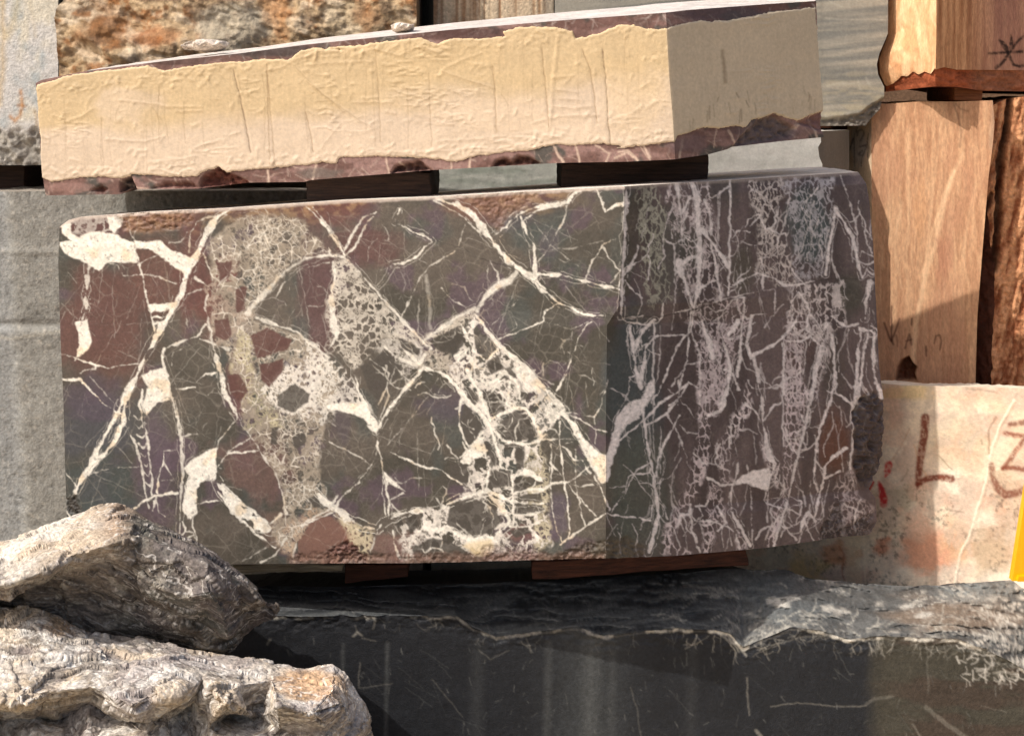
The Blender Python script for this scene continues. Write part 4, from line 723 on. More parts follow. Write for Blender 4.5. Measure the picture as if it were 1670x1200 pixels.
# grey granite-like block behind on the left
c = Canvas(-330, 300, 900, 1100, (138, 136, 129), 2.5, 2, 10, 101); X, Y_ = c.X, c.Y
c.mul(.82 + .36 * fb(X / 4, Y_ / 4, 4, 102)); c.mul(.9 + .2 * fb(X / 60, Y_ / 60, 4, 103)); c.mul(.95 + .1 * fb(X / 3, Y_ / 40, 2, 106)); pit = sm(.68, .78, fb(X / 6, Y_ / 6, 3, 108, .6)); c.mul(1 - .35 * pit); c.h -= 7 * pit; c.col = mixc(c.col, lin((186, 178, 164)) + 0 * c.col, .5 * sm(.66, .78, fb(X / 5, Y_ / 5, 3, 109, .6)))
e = sm(.0, 26, 34 + 14 * (fb(X / 40, Y_ / 25, 4, 104) - .5) - X + .06 * (Y_ - 500))
c.col = mixc(c.col, c.col * np.array([1.12, 1.16, 1.24]), e * .9)
c.h += -16 * e + 16 * (fb(X / 26, Y_ / 26, 5, 105, .6) - .5)
st = sm(-6, 4, Y_ - 538 - 12 * (fb(X / 60, 0 * X, 3, 107) - .5) + .05 * X); c.h += 26 * st - 12 * np.exp(-((Y_ - 532) / 7) ** 2) + 6 * np.exp(-((Y_ - 411) / 4) ** 2)
c.line([(-20, 545), (20, 552), (60, 545), (105, 538)], 2, (176, 168, 150), .6, 3); c.line([(-20, 528), (50, 520), (105, 522)], 3, (70, 66, 60), .6, 4)
c.line([(-20, 413), (40, 408), (105, 412)], 2, (160, 154, 142), .3, 4)
f = face([(-320, 318), (74, 312), (405, 311), (690, 311)], [(-320, 1090), (690, 1090)], (8.85, 8.75, 8.85, 8.75), 3, c)
simple_block('granite_block', [f[:2]], (0, 1.5, 0), M_rough, (150, 142, 130), (120, 114, 104), 'grey rough-split granite block behind the left end of the veined marble', seed=5)
# pale stained block, upper left
c = Canvas(-330, -130, 110, 290, (196, 192, 186), 2.0, 3, 20, 111); X, Y_ = c.X, c.Y
c.col = mixc(c.col, lin((204, 196, 178)) + 0 * c.col, sm(.45, .65, fb(X / 45, Y_ / 90, 4, 112))); c.col = mixc(c.col, lin((170, 174, 172)) + 0 * c.col, sm(.5, .7, fb(X / 30, Y_ / 50, 4, 113)))
c.mul(.9 + .2 * fb(X / 5, Y_ / 5, 4, 114))
c.line([(2, -40), (6, 60), (4, 120), (0, 170)], 7, (190, 160, 106), .6, 9); c.line([(30, -10), (24, 30), (12, 60)], 10, (198, 178, 132), .5, 12); c.line([(55, -40), (50, 10), (58, 60)], 5, (190, 176, 150), .5, 6)
c.line([(34, 148), (36, 172), (33, 188), (24, 198), (17, 190)], 5, (176, 122, 66), .85, 5, False); c.line([(30, 172), (42, 174)], 5, (176, 122, 66), .7, 5, False); c.line([(56, 180), (60, 206)], 5, (170, 140, 96), .6, 5)
lo = sm(-8, 8, Y_ - 218 + 26 * (fb(X / 26, Y_ / 20, 3, 115) - .5) + .12 * (60 - X))
rc = lin((148, 142, 132)) * (.35 + 1.2 * fb(X / 7, Y_ / 9, 4, 116, .6))[..., None]; c.col = mixc(c.col, rc, lo); c.h += 3 * fb(X / 20, Y_ / 20, 3, 118) + lo * (90 * (fb(X / 14, Y_ / 16, 5, 117, .6) - .5) - 20)
f = face([(-320, -110), (95, -110)], [(-320, 268), (40, 270), (95, 269)], (9.15, 9.05, 9.15, 9.05), 2, c)
simple_block('pale_stone_block', [f[:2]], (-.1, 1.4, 0), M_rough, (210, 205, 196), (150, 146, 138), 'bluish white stone block with rust streaks, top left above the dark gap')
# rusty rough block
c = Canvas(80, -160, 700, 290, (170, 146, 114), 2.0, 5, 22, 121); X, Y_ = c.X, c.Y
n1 = fb((X + .5 * Y_) / 46, (Y_ - .4 * X) / 30, 5, 122, .6); n2 = fb(X / 22, Y_ / 22, 5, 123, .6)
c.col = mixc(c.col, lin((196, 176, 148)) + 0 * c.col, sm(.48, .62, n1)); c.col = mixc(c.col, lin((140, 98, 62)) + 0 * c.col, sm(.54, .7, n2) * .9); c.col = mixc(c.col, lin((104, 84, 66)) + 0 * c.col, sm(.56, .7, fb(X / 16, Y_ / 14, 4, 124)) * .7)
c.blot(175, 45, 60, 45, (118, 76, 40), .8); c.blot(450, 20, 26, 60, (176, 130, 88), .7); c.blot(380, 40, 70, 50, (164, 156, 138), .7); c.blot(260, 60, 50, 20, (148, 92, 50), .6); c.blot(560, 40, 50, 50, (174, 158, 130), .5); c.blot(600, 30, 26, 30, (134, 94, 60), .6)
rdg = ridge(fb((X + .4 * Y_) / 30, (Y_ - .5 * X) / 14, 4, 125, .6))
c.h += 180 * (fb(X / 90, Y_ / 70, 4, 126) - .5) + 34 * (rdg - .6) + 9 * (fb(X / 8, Y_ / 8, 4, 127) - .5)
c.h += -90 * sm(12, -12, (Y_ - 26) - .42 * (X - 140)) * sm(300, 150, X) + 70 * np.exp(-(((Y_ - 66) - .55 * (X - 150)) / 12) ** 2) * sm(90, 150, X) * sm(260, 200, X)
c.mul(.82 + .3 * rdg); c.mul(.85 + .3 * fb(X / 3.5, Y_ / 3.5, 3, 128))
f = face([(93, -150), (680, -150)], [(93, 262), (300, 268), (680, 262)], (9.0, 8.95, 9.0, 8.95), 2, c, left=[(94, -150), (98, 0), (88, 30), (92, 70), (93, 140), (93, 262)])
simple_block('rusty_rough_block', [f[:2]], (0, 1.2, 0), M_rough, (180, 160, 130), (130, 108, 84), 'brown rust-stained rough block behind the left half of the cream coated block')
# tan fluted block
c = Canvas(670, -160, 920, 290, (182, 154, 122), 2.0, 1.5, 10, 131); X, Y_ = c.X, c.Y
st = fb(X / 5, Y_ / 130, 4, 132); c.col = mixc(lin((158, 124, 94)) + 0 * c.col, lin((206, 184, 154)) + 0 * c.col, sm(.35, .65, st)); c.mul(.85 + .3 * fb(X / 4, Y_ / 10, 4, 133)); c.h += 14 * (st - .5)
c.line([(779, -100), (779, 60)], 3, (214, 196, 170), .7, 3); c.poly([(885, -100), (910, -100), (910, 60), (888, 60)], (150, 140, 124), .8, 8)
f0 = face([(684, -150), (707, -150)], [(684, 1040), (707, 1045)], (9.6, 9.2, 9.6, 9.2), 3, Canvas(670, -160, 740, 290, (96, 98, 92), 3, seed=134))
f = face([(707, -150), (903, -150)], [(707, 1045), (903, 1045)], (9.2, 9.15, 9.2, 9.15), 2, c)
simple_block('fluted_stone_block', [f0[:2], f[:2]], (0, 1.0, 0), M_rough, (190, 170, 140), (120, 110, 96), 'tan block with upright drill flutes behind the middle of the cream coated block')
# grey slab block above right
c = Canvas(880, -160, 1470, 240, (142, 136, 124), 1.8, 3, 24, 141); X, Y_ = c.X, c.Y
bd = fb(X / 150, Y_ / 7 + X / 90, 5, 142); c.col = mixc(lin((124, 122, 114)) + 0 * c.col, lin((164, 156, 140)) + 0 * c.col, sm(.3, .7, bd)); c.mul(.92 + .16 * fb(X / 4, Y_ / 4, 3, 143)); c.mul(.94 + .12 * fb(X / 5, Y_ / 60, 3, 144))
c.col = mixc(c.col, lin((176, 164, 138)) + 0 * c.col, .7 * sm(.5, .7, fb(X / 40, Y_ / 8, 4, 145)) * sm(80, 170, Y_)); c.line([(1340, 26), (1380, 30), (1440, 36)], 2, (104, 100, 92), .6, 4); c.line([(1337, -60), (1341, 210)], 3, (116, 112, 102), .4, 6)
for p in ([(1352, 4), (1372, 12)], [(1398, 130), (1404, 146)], [(1414, 126), (1420, 142)], [(1345, 30), (1440, 34)], [(1350, 140), (1400, 134)]): c.line(p, 2, (196, 188, 170), .5, 3)
lo = sm(-3, 4, Y_ - 187 + 7 * (fb(X / 12, Y_ / 8, 3, 146) - .5) + .5 * np.clip(X - 1400, 0, 60) - .12 * np.clip(1400 - X, -60, 60)); rr = fb(X / 8, Y_ / 5, 4, 147, .6)
c.col = mixc(c.col, lin((116, 108, 98)) * (.4 + 1.2 * rr)[..., None], lo * .9); c.h += lo * (60 * (rr - .5) - 30) + 1.5 * bd
tR = [(1449, -150), (1448, 55), (1441, 72), (1434, 88), (1430, 105), (1432, 122), (1442, 142), (1442, 158), (1436, 178), (1424, 192), (1414, 205)]
f = face([(905, -150), (1449, -150)], [(905, 212), (1330, 206), (1414, 205)], (9.1, 9.02, 9.1, 9.02), 2, c, right=tR)
slab = simple_block('grey_slab_block', [f[:2]], (.0, .9, 0), M_smooth, (150, 146, 136), (112, 106, 96), 'smooth grey block with ragged right edge, behind the shaded end of the cream block')
# whitish block seen through the gaps
c = Canvas(590, 200, 1400, 560, (196, 196, 184), 2.0, 2, 14, 151); X, Y_ = c.X, c.Y
c.col = mixc(c.col, lin((170, 174, 160)) + 0 * c.col, sm(.42, .62, fb(X / 60, Y_ / 9, 4, 152))); c.mul(.9 + .2 * fb(X / 5, Y_ / 5, 3, 153)); c.h += 5 * fb(X / 12, Y_ / 12, 4, 154)
c.col = mixc(c.col, lin((206, 200, 192)) + 0 * c.col, sm(1100, 1200, X) * .7)
for p in (T2((680, 865), (800, 858), (960, 868)), T2((1080, 870), (1200, 858))): c.line(p, 1.6, (232, 228, 214), .8, 2)
for k in range(26): x = rg.uniform(705, 915); y = rg.uniform(275, 305); c.line([(x, y), (x + rg.uniform(2, 8), y - 1)], 1.4, (96, 94, 84), .5)
f = face([(703, 240), (1155, 220), (1338, 214)], [(703, 1080), (1338, 1080)], (8.9, 8.8, 8.9, 8.8), 2.5, c, right=[(1338, 214), (1339, 232), (1334, 240), (1336, 256), (1341, 268), (1338, 1080)])
g = face([(1338, 214), (1385, 212)], [(1338, 1080), (1384, 1060)], (8.8, 9.1, 8.8, 9.1), 3, (lambda k: (k.mul(.8 + .4 * fb(k.X / 6, k.Y / 60, 4, 156)), k)[1])(Canvas(1330, 190, 1400, 540, (112, 106, 96), 2, seed=155)))  # right side in shade, its shade painted as dark grey
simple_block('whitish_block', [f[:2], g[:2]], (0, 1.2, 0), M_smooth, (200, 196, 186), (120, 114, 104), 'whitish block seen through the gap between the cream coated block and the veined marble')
# lower orange sandstone
c = Canvas(1370, 150, 1660, 1080, (212, 158, 116), 1.3, 2, 20, 161); X, Y_ = c.X, c.Y
gr = fb(X / 5 + 2 * fb(X / 90, Y_ / 120, 2, 162), Y_ / 60, 6, 163, .7); c.col = mixc(lin((184, 138, 104)) + 0 * c.col, lin((208, 164, 126)) + 0 * c.col, sm(.32, .68, gr))
c.mul(.9 + .2 * fb(X / 2.2, Y_ / 2.2, 3, 169, .7)); c.col = mixc(c.col, lin((186, 138, 108)) + 0 * c.col, .5 * sm(.5, .7, fb(X / 60, Y_ / 140, 4, 164)))
for p, w_, al in ((((1556, 280), (1540, 330), (1524, 400), (1504, 470), (1494, 530), (1488, 600)), 7, .6), (((1570, 250), (1548, 300), (1520, 380), (1505, 450)), 4, .5), (((1470, 330), (1458, 400), (1470, 470)), 3, .4), (((1534, 200), (1520, 330), (1510, 420)), 3, .35), (((1447, 250), (1452, 400)), 3, .3), (((1590, 300), (1570, 420)), 3, .3), (((1480, 210), (1482, 400)), 3, .3)):
    c.line(list(p), w_, (240, 200, 158), al, 5)
c.blot(1540, 420, 16, 60, (176, 122, 96), .6); c.blot(1500, 350, 12, 60, (200, 148, 106), .4)
c.mul(.92 + .16 * fb(X / 3, Y_ / 9, 3, 165)); c.mul(.95 + .1 * fb(X / 1.8, Y_ / 60, 2, 166)); c.h += 5 * (gr - .5)
# dark scrawl and a broken hole near the foot
for p, w_ in (([(1441, 527), (1448, 545), (1456, 562)], 3.4), ([(1467, 520), (1460, 540), (1453, 556)], 3.4), ([(1453, 500), (1454, 556)], 3.2), ([(1476, 568), (1484, 545), (1487, 562)], 2.6), ([(1478, 556), (1487, 554)], 2), ([(1488, 520), (1487, 530)], 3), ([(1523, 560), (1527, 548), (1533, 546), (1536, 556), (1533, 570)], 2.6), ([(1510, 565), (1511, 580)], 3.0), ([(1463, 565), (1462, 545)], 2)):
    c.line(p, w_, (74, 44, 36), .75, 2.2)
W, d = c.spoly([(1460, 622), (1463, 600), (1470, 588), (1481, 582), (1487, 592), (1494, 598), (1490, 610), (1494, 622)]); M = sm(2, -3, d); n = fb(c.X[W] / 6, c.Y[W] / 6, 4, 168)
c.h[W] -= M * (60 + 60 * n); c.col[W] = mixc(c.col[W], lin((110, 66, 46)) * (.4 + n)[..., None], M * .9)
c.line([(1556, 172), (1562, 190), (1568, 215), (1564, 240)], 2.2, (92, 66, 54), .6, 2.5); c.line([(1556, 168), (1566, 178), (1580, 180)], 2, (92, 66, 54), .5, 2.5); c.line([(1622, 166), (1616, 240)], 8, (150, 128, 110), .5, 8)
# pale narrow face with the painted number
c2 = Canvas(1370, 150, 1430, 900, (222, 194, 160), 1.0, 1, 12, 171); k = c2
k.mul(.88 + .24 * fb(k.X / 4, k.Y / 60, 4, 172)); k.mul(.93 + .14 * fb(k.X / 3, k.Y / 3, 3, 173)); k.blot(1400, 240, 16, 40, (206, 196, 186), .7)
IN = (112, 100, 92)
for p, w_ in ((((1398, 208), (1392, 226), (1387, 240), (1382, 252)), 2.2), (((1393, 226), (1393.5, 270)), 1.8), (((1398, 222), (1399, 214), (1405, 211), (1409, 216), (1408, 222), (1403, 230), (1402, 240), (1408, 238), (1413, 236)), 2.2), (((1402, 254), (1407, 254), (1412, 243), (1413, 236)), 2.6), (((1400, 252), (1406, 246)), 2.8), (((1416.5, 218), (1414, 232), (1416.5, 240), (1415.5, 256)), 2.2), (((1405.5, 256), (1404.5, 270)), 2.0)):
    k.line(list(p), w_, IN, .85, 1.6, False)
g2 = face([(1382, 167), (1421, 168)], [(1384, 1060), (1424, 1065)], (9.45, 9.12, 9.45, 9.12), 1.5, c2)
f = face([(1421, 168), (1447, 170), (1500, 166), (1560, 166), (1619, 164)], [(1424, 1065), (1590, 1070)], (9.12, 8.86, 9.12, 8.86), 1.6, c, right=[(1619, 164), (1622, 200), (1619, 236), (1612, 290), (1603, 400), (1594, 515), (1591, 620), (1590, 1070)])
simple_block('sandstone_block', [g2[:2], f[:2]], (0, 1.2, 0), M_grain, (222, 172, 128), (150, 96, 66), 'orange sandstone block with upright grain and a painted number, right of the veined marble')
# rough red-brown block at the right edge
c = Canvas(1585, 140, 2000, 900, (170, 112, 76), 1.6, 3, 14, 181); X, Y_ = c.X, c.Y
q = fb((X + .25 * Y_) / 7, (Y_ - .3 * X) / 34, 5, 182, .65); c.col = mixc(lin((140, 82, 52)) + 0 * c.col, lin((214, 156, 112)) + 0 * c.col, sm(.32, .66, q)); c.mul(.75 + .5 * fb(X / 3.5, Y_ / 5, 4, 183, .6))
c.h += 60 * (q - .5) + 30 * (fb(X / 5, Y_ / 6, 4, 184) - .5)
c.line([(1648, 160), (1644, 200), (1632, 262), (1630, 300), (1628, 370), (1624, 410), (1620, 440)], 9, (58, 34, 24), .85, 5, True, -110); c.line([(1619, 315), (1606, 350), (1604, 400)], 5, (52, 30, 22), .8, 4, True, -80)
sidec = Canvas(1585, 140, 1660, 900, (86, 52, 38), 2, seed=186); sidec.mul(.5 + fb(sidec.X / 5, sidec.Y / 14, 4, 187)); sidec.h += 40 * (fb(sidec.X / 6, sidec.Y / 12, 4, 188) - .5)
lR = [(1612, 176), (1611, 290), (1610, 330), (1615, 400), (1622, 430), (1621, 500), (1618, 570), (1616, 640), (1619, 1070)]
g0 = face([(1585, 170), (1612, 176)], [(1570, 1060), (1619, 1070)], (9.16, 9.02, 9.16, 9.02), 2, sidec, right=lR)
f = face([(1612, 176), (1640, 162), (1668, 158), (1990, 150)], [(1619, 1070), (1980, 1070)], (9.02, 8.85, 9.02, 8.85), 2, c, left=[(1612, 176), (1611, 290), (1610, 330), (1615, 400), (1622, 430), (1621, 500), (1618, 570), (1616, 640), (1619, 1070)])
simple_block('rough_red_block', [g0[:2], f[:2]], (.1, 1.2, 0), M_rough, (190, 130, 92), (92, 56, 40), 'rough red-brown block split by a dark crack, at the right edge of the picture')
# upper sandstone with the painted character
c = Canvas(1425, -160, 1560, 170, (232, 182, 134), 1.2, 2.5, 16, 191); X, Y_ = c.X, c.Y
gr = fb(X / 9 + 5 * fb(X / 40, Y_ / 50, 2, 192), Y_ / 60, 5, 193, .6); c.col = mixc(lin((216, 160, 114)) + 0 * c.col, lin((240, 196, 150)) + 0 * c.col, sm(.32, .68, gr)); c.mul(.95 + .1 * fb(X / 3, Y_ / 3, 3, 194))
for r_ in (8, 16, 25): c.line([(1508 - r_ * .5, 90 + r_), (1504 - r_ * .4, 70), (1510, 62 - r_ * .5), (1517 + r_ * .3, 70), (1518 + r_ * .4, 90)], 1.6, (206, 146, 104), .45, 2.5)
d_ = Canvas(1515, -160, 2000, 170, (140, 100, 70), 1.2, 2, 14, 195); k = d_
gr = fb(k.X / 7, k.Y / 160, 5, 196, .6); k.col = mixc(lin((146, 98, 66)) + 0 * k.col, lin((196, 146, 106)) + 0 * k.col, sm(.3, .7, gr)); k.col = mixc(k.col, lin((160, 116, 104)) + 0 * k.col, sm(1560, 1640, k.X) * .6); k.mul(.93 + .14 * fb(k.X / 3, k.Y / 8, 3, 197))  # shade painted in: this face is a darker sandstone than the sunlit one
INK = (34, 24, 22)
S5 = 5.453
for p in (((1420, 360, 4), (1445, 385, 8), (1475, 430, 9), (1495, 465, 5)), ((1522, 315, 2), (1525, 370, 6), (1522, 430, 7), (1510, 465, 5)), ((1636, 322, 4), (1590, 360, 4), (1560, 395, 4), (1535, 440, 3)),
          ((1322, 480, 4), (1400, 474, 4), (1500, 466, 4), (1618, 462, 5)), ((1500, 470, 5), (1470, 530, 5), (1430, 575, 5), (1385, 605, 6)), ((1500, 470, 5), (1515, 530, 4.5), (1545, 580, 4.5), (1600, 592, 5), (1660, 575, 5), (1720, 520, 4)), ((1720, 520, 4), (1722, 490, 3))):
    k.line([(a / S5 + 1370, b / S5, w__) for a, b, w__ in p], 4, INK, .88, 1.8, False)
Lp = [(1449, -150), (1448, 60), (1442, 74), (1434, 96), (1435, 120), (1443, 138), (1446, 141)]
fm = [(1527, -150), (1527, 60), (1526, 100), (1526, 114)]
f1 = face([(1449, -150), (1527, -150)], [(1446, 141), (1456, 137), (1466, 129), (1470, 124), (1480, 125), (1489, 117), (1498, 122), (1508, 117), (1518, 121), (1526, 110)], (9.12, 8.72, 9.12, 8.72), 1.5, c, left=Lp, right=fm)
f2 = face([(1527, -150), (1990, -150)], [(1526, 114), (1540, 110), (1560, 114), (1990, 118)], (8.72, 9.75, 8.72, 9.75), 1.6, d_, left=fm)
up_s = simple_block('upper_sandstone_block', [f1[:2], f2[:2]], (-.05, 1.1, 0), M_grain, (222, 172, 128), (150, 100, 70), 'orange sandstone block with a black brushed character, resting on a timber at top right')
# its broken red foot
c = Canvas(1430, 90, 2000, 170, (150, 82, 52), 1.4, 3, 10, 201); X, Y_ = c.X, c.Y
q = fb(X / 16, Y_ / 7, 5, 202, .6); c.col = lin((156, 84, 54)) * (.35 + 1.3 * q)[..., None]; c.h += 50 * (q - .5)
c.col = mixc(c.col, lin((150, 100, 74)) * (.6 + .8 * q)[..., None], sm(1570, 1600, X) * .8)
f1b = face([(1446, 139), (1456, 134), (1470, 122), (1489, 114), (1508, 115), (1526, 106)], [(1446, 150), (1480, 146), (1526, 141)], (9.14, 8.74, 9.17, 8.78), 1.5, c)
f2b = face([(1526, 106), (1540, 106), (1560, 113), (1990, 116)], [(1526, 141), (1560, 142), (1600, 148), (1990, 156)], (8.74, 9.75, 8.78, 9.75), 1.7, c)
mb = MB(); f2b[0][:, 0] = f1b[0][:, -1][np.linspace(0, f1b[0].shape[0] - 1, f2b[0].shape[0]).round().astype(int)]; mb.sheet(f1b[0], f1b[1]); mb.sheet(f2b[0], f2b[1])
tops = np.concatenate([f1b[0][0], f2b[0][0][1:]]); bots = np.concatenate([f1b[0][-1], f2b[0][-1][1:]])
close(mb, tops, bots, f1b[0][:, 0], f2b[0][:, -1], (-.05, 1.0, 0), 0, (150, 90, 60), (110, 62, 42), 8, .005, 4)
fo_ = mb.build('broken_foot', M_rough, up_s)
# cream onyx with red writing
c = Canvas(1130, 610, 2050, 1010, (230, 210, 182), 1.3, 3, 18, 211); X, Y_ = c.X, c.Y
c.col = mixc(c.col, lin((212, 188, 166)) + 0 * c.col, sm(.42, .62, fb(X / 70, Y_ / 50, 5, 212))); c.col = mixc(c.col, lin((238, 222, 198)) + 0 * c.col, sm(.5, .7, fb(X / 50, Y_ / 60, 4, 213)))
for b in ((1260, 660 + 250, 50, 30, (206, 202, 184), .7), (1320, 925, 40, 26, (220, 192, 132), .7), (1370, 905, 36, 22, (196, 132, 86), .8), (1520, 900, 60, 36, (210, 142, 106), .75), (1440, 890, 20, 16, (196, 110, 70), .7), (1470, 810, 26, 26, (168, 158, 132), .6), (1560, 880, 30, 40, (214, 176, 136), .6), (1620, 890, 40, 50, (168, 138, 106), .6), (1480, 640, 60, 14, (226, 196, 138), .7), (1600, 660, 60, 20, (238, 216, 180), .6),
          (1560, 720, 60, 50, (206, 184, 152), .6), (1500, 860, 26, 40, (206, 150, 118), .5), (1640, 800, 30, 60, (190, 164, 132), .5)): c.blot(*b)
c.col = mixc(c.col, lin((222, 174, 144)) + 0 * c.col, .38 * sm(.52, .68, fb(X / 44, Y_ / 36, 5, 219, .6))); c.col = mixc(c.col, lin((196, 178, 158)) + 0 * c.col, .5 * sm(.54, .66, fb(X / 22, Y_ / 30, 5, 220, .6))); sp = fb(X / 5, Y_ / 5, 4, 214, .65); zone = sm(.46, .64, fb(X / 34, Y_ / 40, 3, 215)) * sm(740, 830, Y_); c.col = mixc(c.col, c.col * .45, sm(.52, .7, sp) * zone); c.mul(.86 + .28 * fb(X / 4, Y_ / 4, 4, 216)); c.mul(.92 + .16 * fb(X / 16, Y_ / 16, 3, 217))
c.poly([(1380, 872), (1404, 868), (1404, 980), (1380, 980)], (228, 206, 170), .5, 6); c.line([(1409, 860), (1411, 960)], 3, (240, 222, 192), .7, 3); c.line([(1369, 890), (1376, 905), (1374, 925), (1378, 948)], 1.8, (170, 96, 60), .7, 2.5)
c.line([(1654, 655), (1634, 690), (1618, 730), (1608, 790), (1590, 850), (1565, 910), (1556, 960)], 3, (240, 226, 200), .9, 3, True, 8); c.line([(1612, 740), (1614, 700), (1626, 680)], 3, (120, 88, 62), .6, 3)
c.line([(1530, 742), (1552, 765)], 1.6, (110, 84, 58), .7, 2); c.line([(1490, 725), (1498, 752), (1512, 778)], 1.6, (206, 156, 112), .6, 2); c.line([(1482, 700), (1462, 740), (1446, 760)], 1.4, (186, 130, 84), .6, 2.5)
for p in ([(1470, 784), (1482, 764)], [(1548, 832), (1572, 836)], [(1555, 840), (1568, 830)], [(1600, 716), (1602, 724)], [(1575, 632), (1600, 636), (1625, 640)]): c.line(p, 2, (96, 80, 60), .5, 3)
BRN = (112, 48, 28)
c.line([(1508, 684), (1507, 710), (1502, 740), (1499, 765), (1498, 790)], 10, (190, 120, 84), .45, 7, False); c.line([(1498, 786), (1515, 780), (1535, 778), (1550, 781)], 8, (190, 120, 84), .4, 7, False)
c.line([(1509, 681, 14), (1507, 710, 13), (1502, 740, 12), (1499, 765, 11), (1497, 786, 10), (1496, 797, 2)], 9, BRN, .92, 3.5, False); c.line([(1497, 789, 10), (1510, 781, 9), (1530, 778, 10), (1545, 779, 11), (1551, 781, 13)], 7, BRN, .92, 3, False)
S3 = 3.1545
def zz(*p): return Z(1560, 600, S3, p)
c.line(zz((180, 500, 10), (190, 570, 10), (215, 620, 12), (250, 650, 14), (300, 645, 13), (350, 630, 12), (420, 560, 12), (450, 420, 10), (420, 310, 10), (350, 280, 10), (275, 290, 8)), 10, (118, 58, 36), .8, 4, False)
c.line(zz((250, 335, 7), (300, 345, 8), (360, 350, 7), (310, 420, 8), (270, 480, 9), (240, 515, 6)), 8, (128, 62, 38), .85, 4, False); c.line(zz((240, 515, 7), (290, 512, 8), (350, 522, 8), (400, 500, 7)), 8, (128, 62, 38), .85, 4, False)
RED = (196, 44, 48)
c.line([(1450, 757, 12), (1447, 768, 11), (1444, 777, 3)], 8, RED, .9, 2.5, False); c.line([(1434, 786, 5), (1438, 800, 11), (1441, 815, 13), (1441, 822, 11)], 8, RED, .95, 2.5, False); c.line([(1424, 786, 5), (1418, 796, 6)], 5, RED, .9, 2.5, False)
c.h += 9 * (fb(X / 30, Y_ / 30, 5, 218) - .5) + 3 * (sp - .5)
f = face([(1140, 627), (1430, 624), (1470, 628), (1560, 630), (1670, 633), (1900, 640)], [(1150, 1145), (1900, 1200)], (8.95, 7.1, 8.95, 7.1), 1.7, c)
simple_block('onyx_block', [f[:2]], (.35, .75, 0), M_smooth, (240, 226, 200), (206, 180, 146), 'cream onyx block painted with a brown letter L and red dabs, lower right', dz='strip', seed=8)
# ================================================================ DARK STONE UNDERNEATH
lip = [(200, 1010), (450, 1004), (620, 1003), (745, 1003), (772, 1022), (810, 1038), (870, 1030), (940, 1021), (985, 1036), (1040, 1029), (1100, 1024), (1165, 1026), (1192, 1034), (1212, 1056), (1238, 1044), (1290, 1022), (1335, 1026), (1380, 1042), (1440, 1037), (1560, 1041), (1605, 1058), (1640, 1074), (1680, 1096), (1760, 1090), (1950, 1080)]
crest = [(200, 958), (450, 955), (560, 954), (700, 950), (880, 948), (1060, 938), (1180, 928), (1245, 927), (1285, 930), (1320, 942), (1400, 951), (1500, 955), (1560, 950), (1610, 946), (1680, 946), (1950, 950)]
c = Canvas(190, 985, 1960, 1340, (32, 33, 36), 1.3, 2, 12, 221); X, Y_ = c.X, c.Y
c.col = mixc(c.col, lin((66, 62, 52)) + 0 * c.col, sm(1405, 1440, X + 20 * (fb(X / 20, Y_ / 50, 3, 222) - .5))); c.col = mixc(c.col, lin((68, 55, 46)) + 0 * c.col, .7 * sm(1400, 1500, X) * sm(.45, .6, fb(X / 90, Y_ / 26, 3, 223)))
c.mul(.8 + .4 * fb(X / 4, Y_ / 4, 4, 224, .6)); c.mul(.85 + .3 * fb(X / 24, Y_ / 70, 4, 225)); c.mul(.9 + .2 * fb(X / 40, Y_ / 2.2, 2, 227))
for x, w_, a in ((965, 22, .28), (895, 10, .2), (632, 6, .25), (560, 5, .2), (1000, 10, .12), (780, 18, .1), (1130, 16, .08)): c.line([(x, 1050), (x - 4, 1230)], w_, (116, 116, 112), a, w_)
c.col = mixc(c.col, lin((92, 94, 92)) + 0 * c.col, .3 * np.exp(-((X - 960) / 60) ** 2))
ly = np.interp(X, [p[0] for p in lip], [p[1] for p in lip])
VW = (196, 188, 172)
for i in range(len(lip) - 1):
    if lip[i][0] > 740 and lip[i][0] < 1640:
        c.line([(lip[i][0], lip[i][1] + 4), (lip[i + 1][0], lip[i + 1][1] + 4)], rg.uniform(1.5, 3.4) if lip[i][0] > 1150 or lip[i][0] < 850 else 1.6, VW, .12, 3)
lpd = np.abs(Y_ - ly - 3 - 7 * (fb(X / 14, 0 * X + 3, 4, 228, .6) - .5)); lpm = sm(4.5, .5, lpd - 3 * (fb(X / 8, Y_ / 5, 3, 229) - .5)) * sm(.45, .58, fb(X / 26, 0 * X + 9, 4, 230)) * (.35 + .6 * sm(900, 1200, X))
c.col = mixc(c.col, lin(VW) * (.6 + .7 * fb(X / 3, Y_ / 3, 3, 240))[..., None], lpm)
nearlip = sm(46, 0, Y_ - ly); c.h += nearlip * (26 * (fb(X / 16, Y_ / 9, 5, 241, .6) - .5)); c.mul(1 + .35 * nearlip * (fb(X / 9, Y_ / 6, 4, 242) - .3))
def twig(cn, x, y, a, L, w_, col, al, n=1):
    p = [(x, y)]
    for q in range(max(int(L / 6), 2)): a += rg.gauss(0, .35); p.append((p[-1][0] + 6 * math.cos(a), p[-1][1] + 6 * math.sin(a)))
    cn.line(p, w_, col, al, 1.7)
    if n: twig(cn, p[len(p) // 2][0], p[len(p) // 2][1], a + rg.choice([-.8, .8]), L * .5, w_ * .7, col, al * .8, n - 1)
for k in range(90):
    x = rg.uniform(470, 1680); x = x if rg.random() < .4 else rg.uniform(1080, 1680)
    y = np.interp(x, [p[0] for p in lip], [p[1] for p in lip]) + rg.uniform(0, 16)
    twig(c, x, y, rg.choice([1.57, .3, 2.6, 1.2, 2.0]) + rg.gauss(0, .3), rg.uniform(8, 36), rg.uniform(.6, 1.8), VW, rg.uniform(.1, .4) * (1 if x > 1100 else .6))
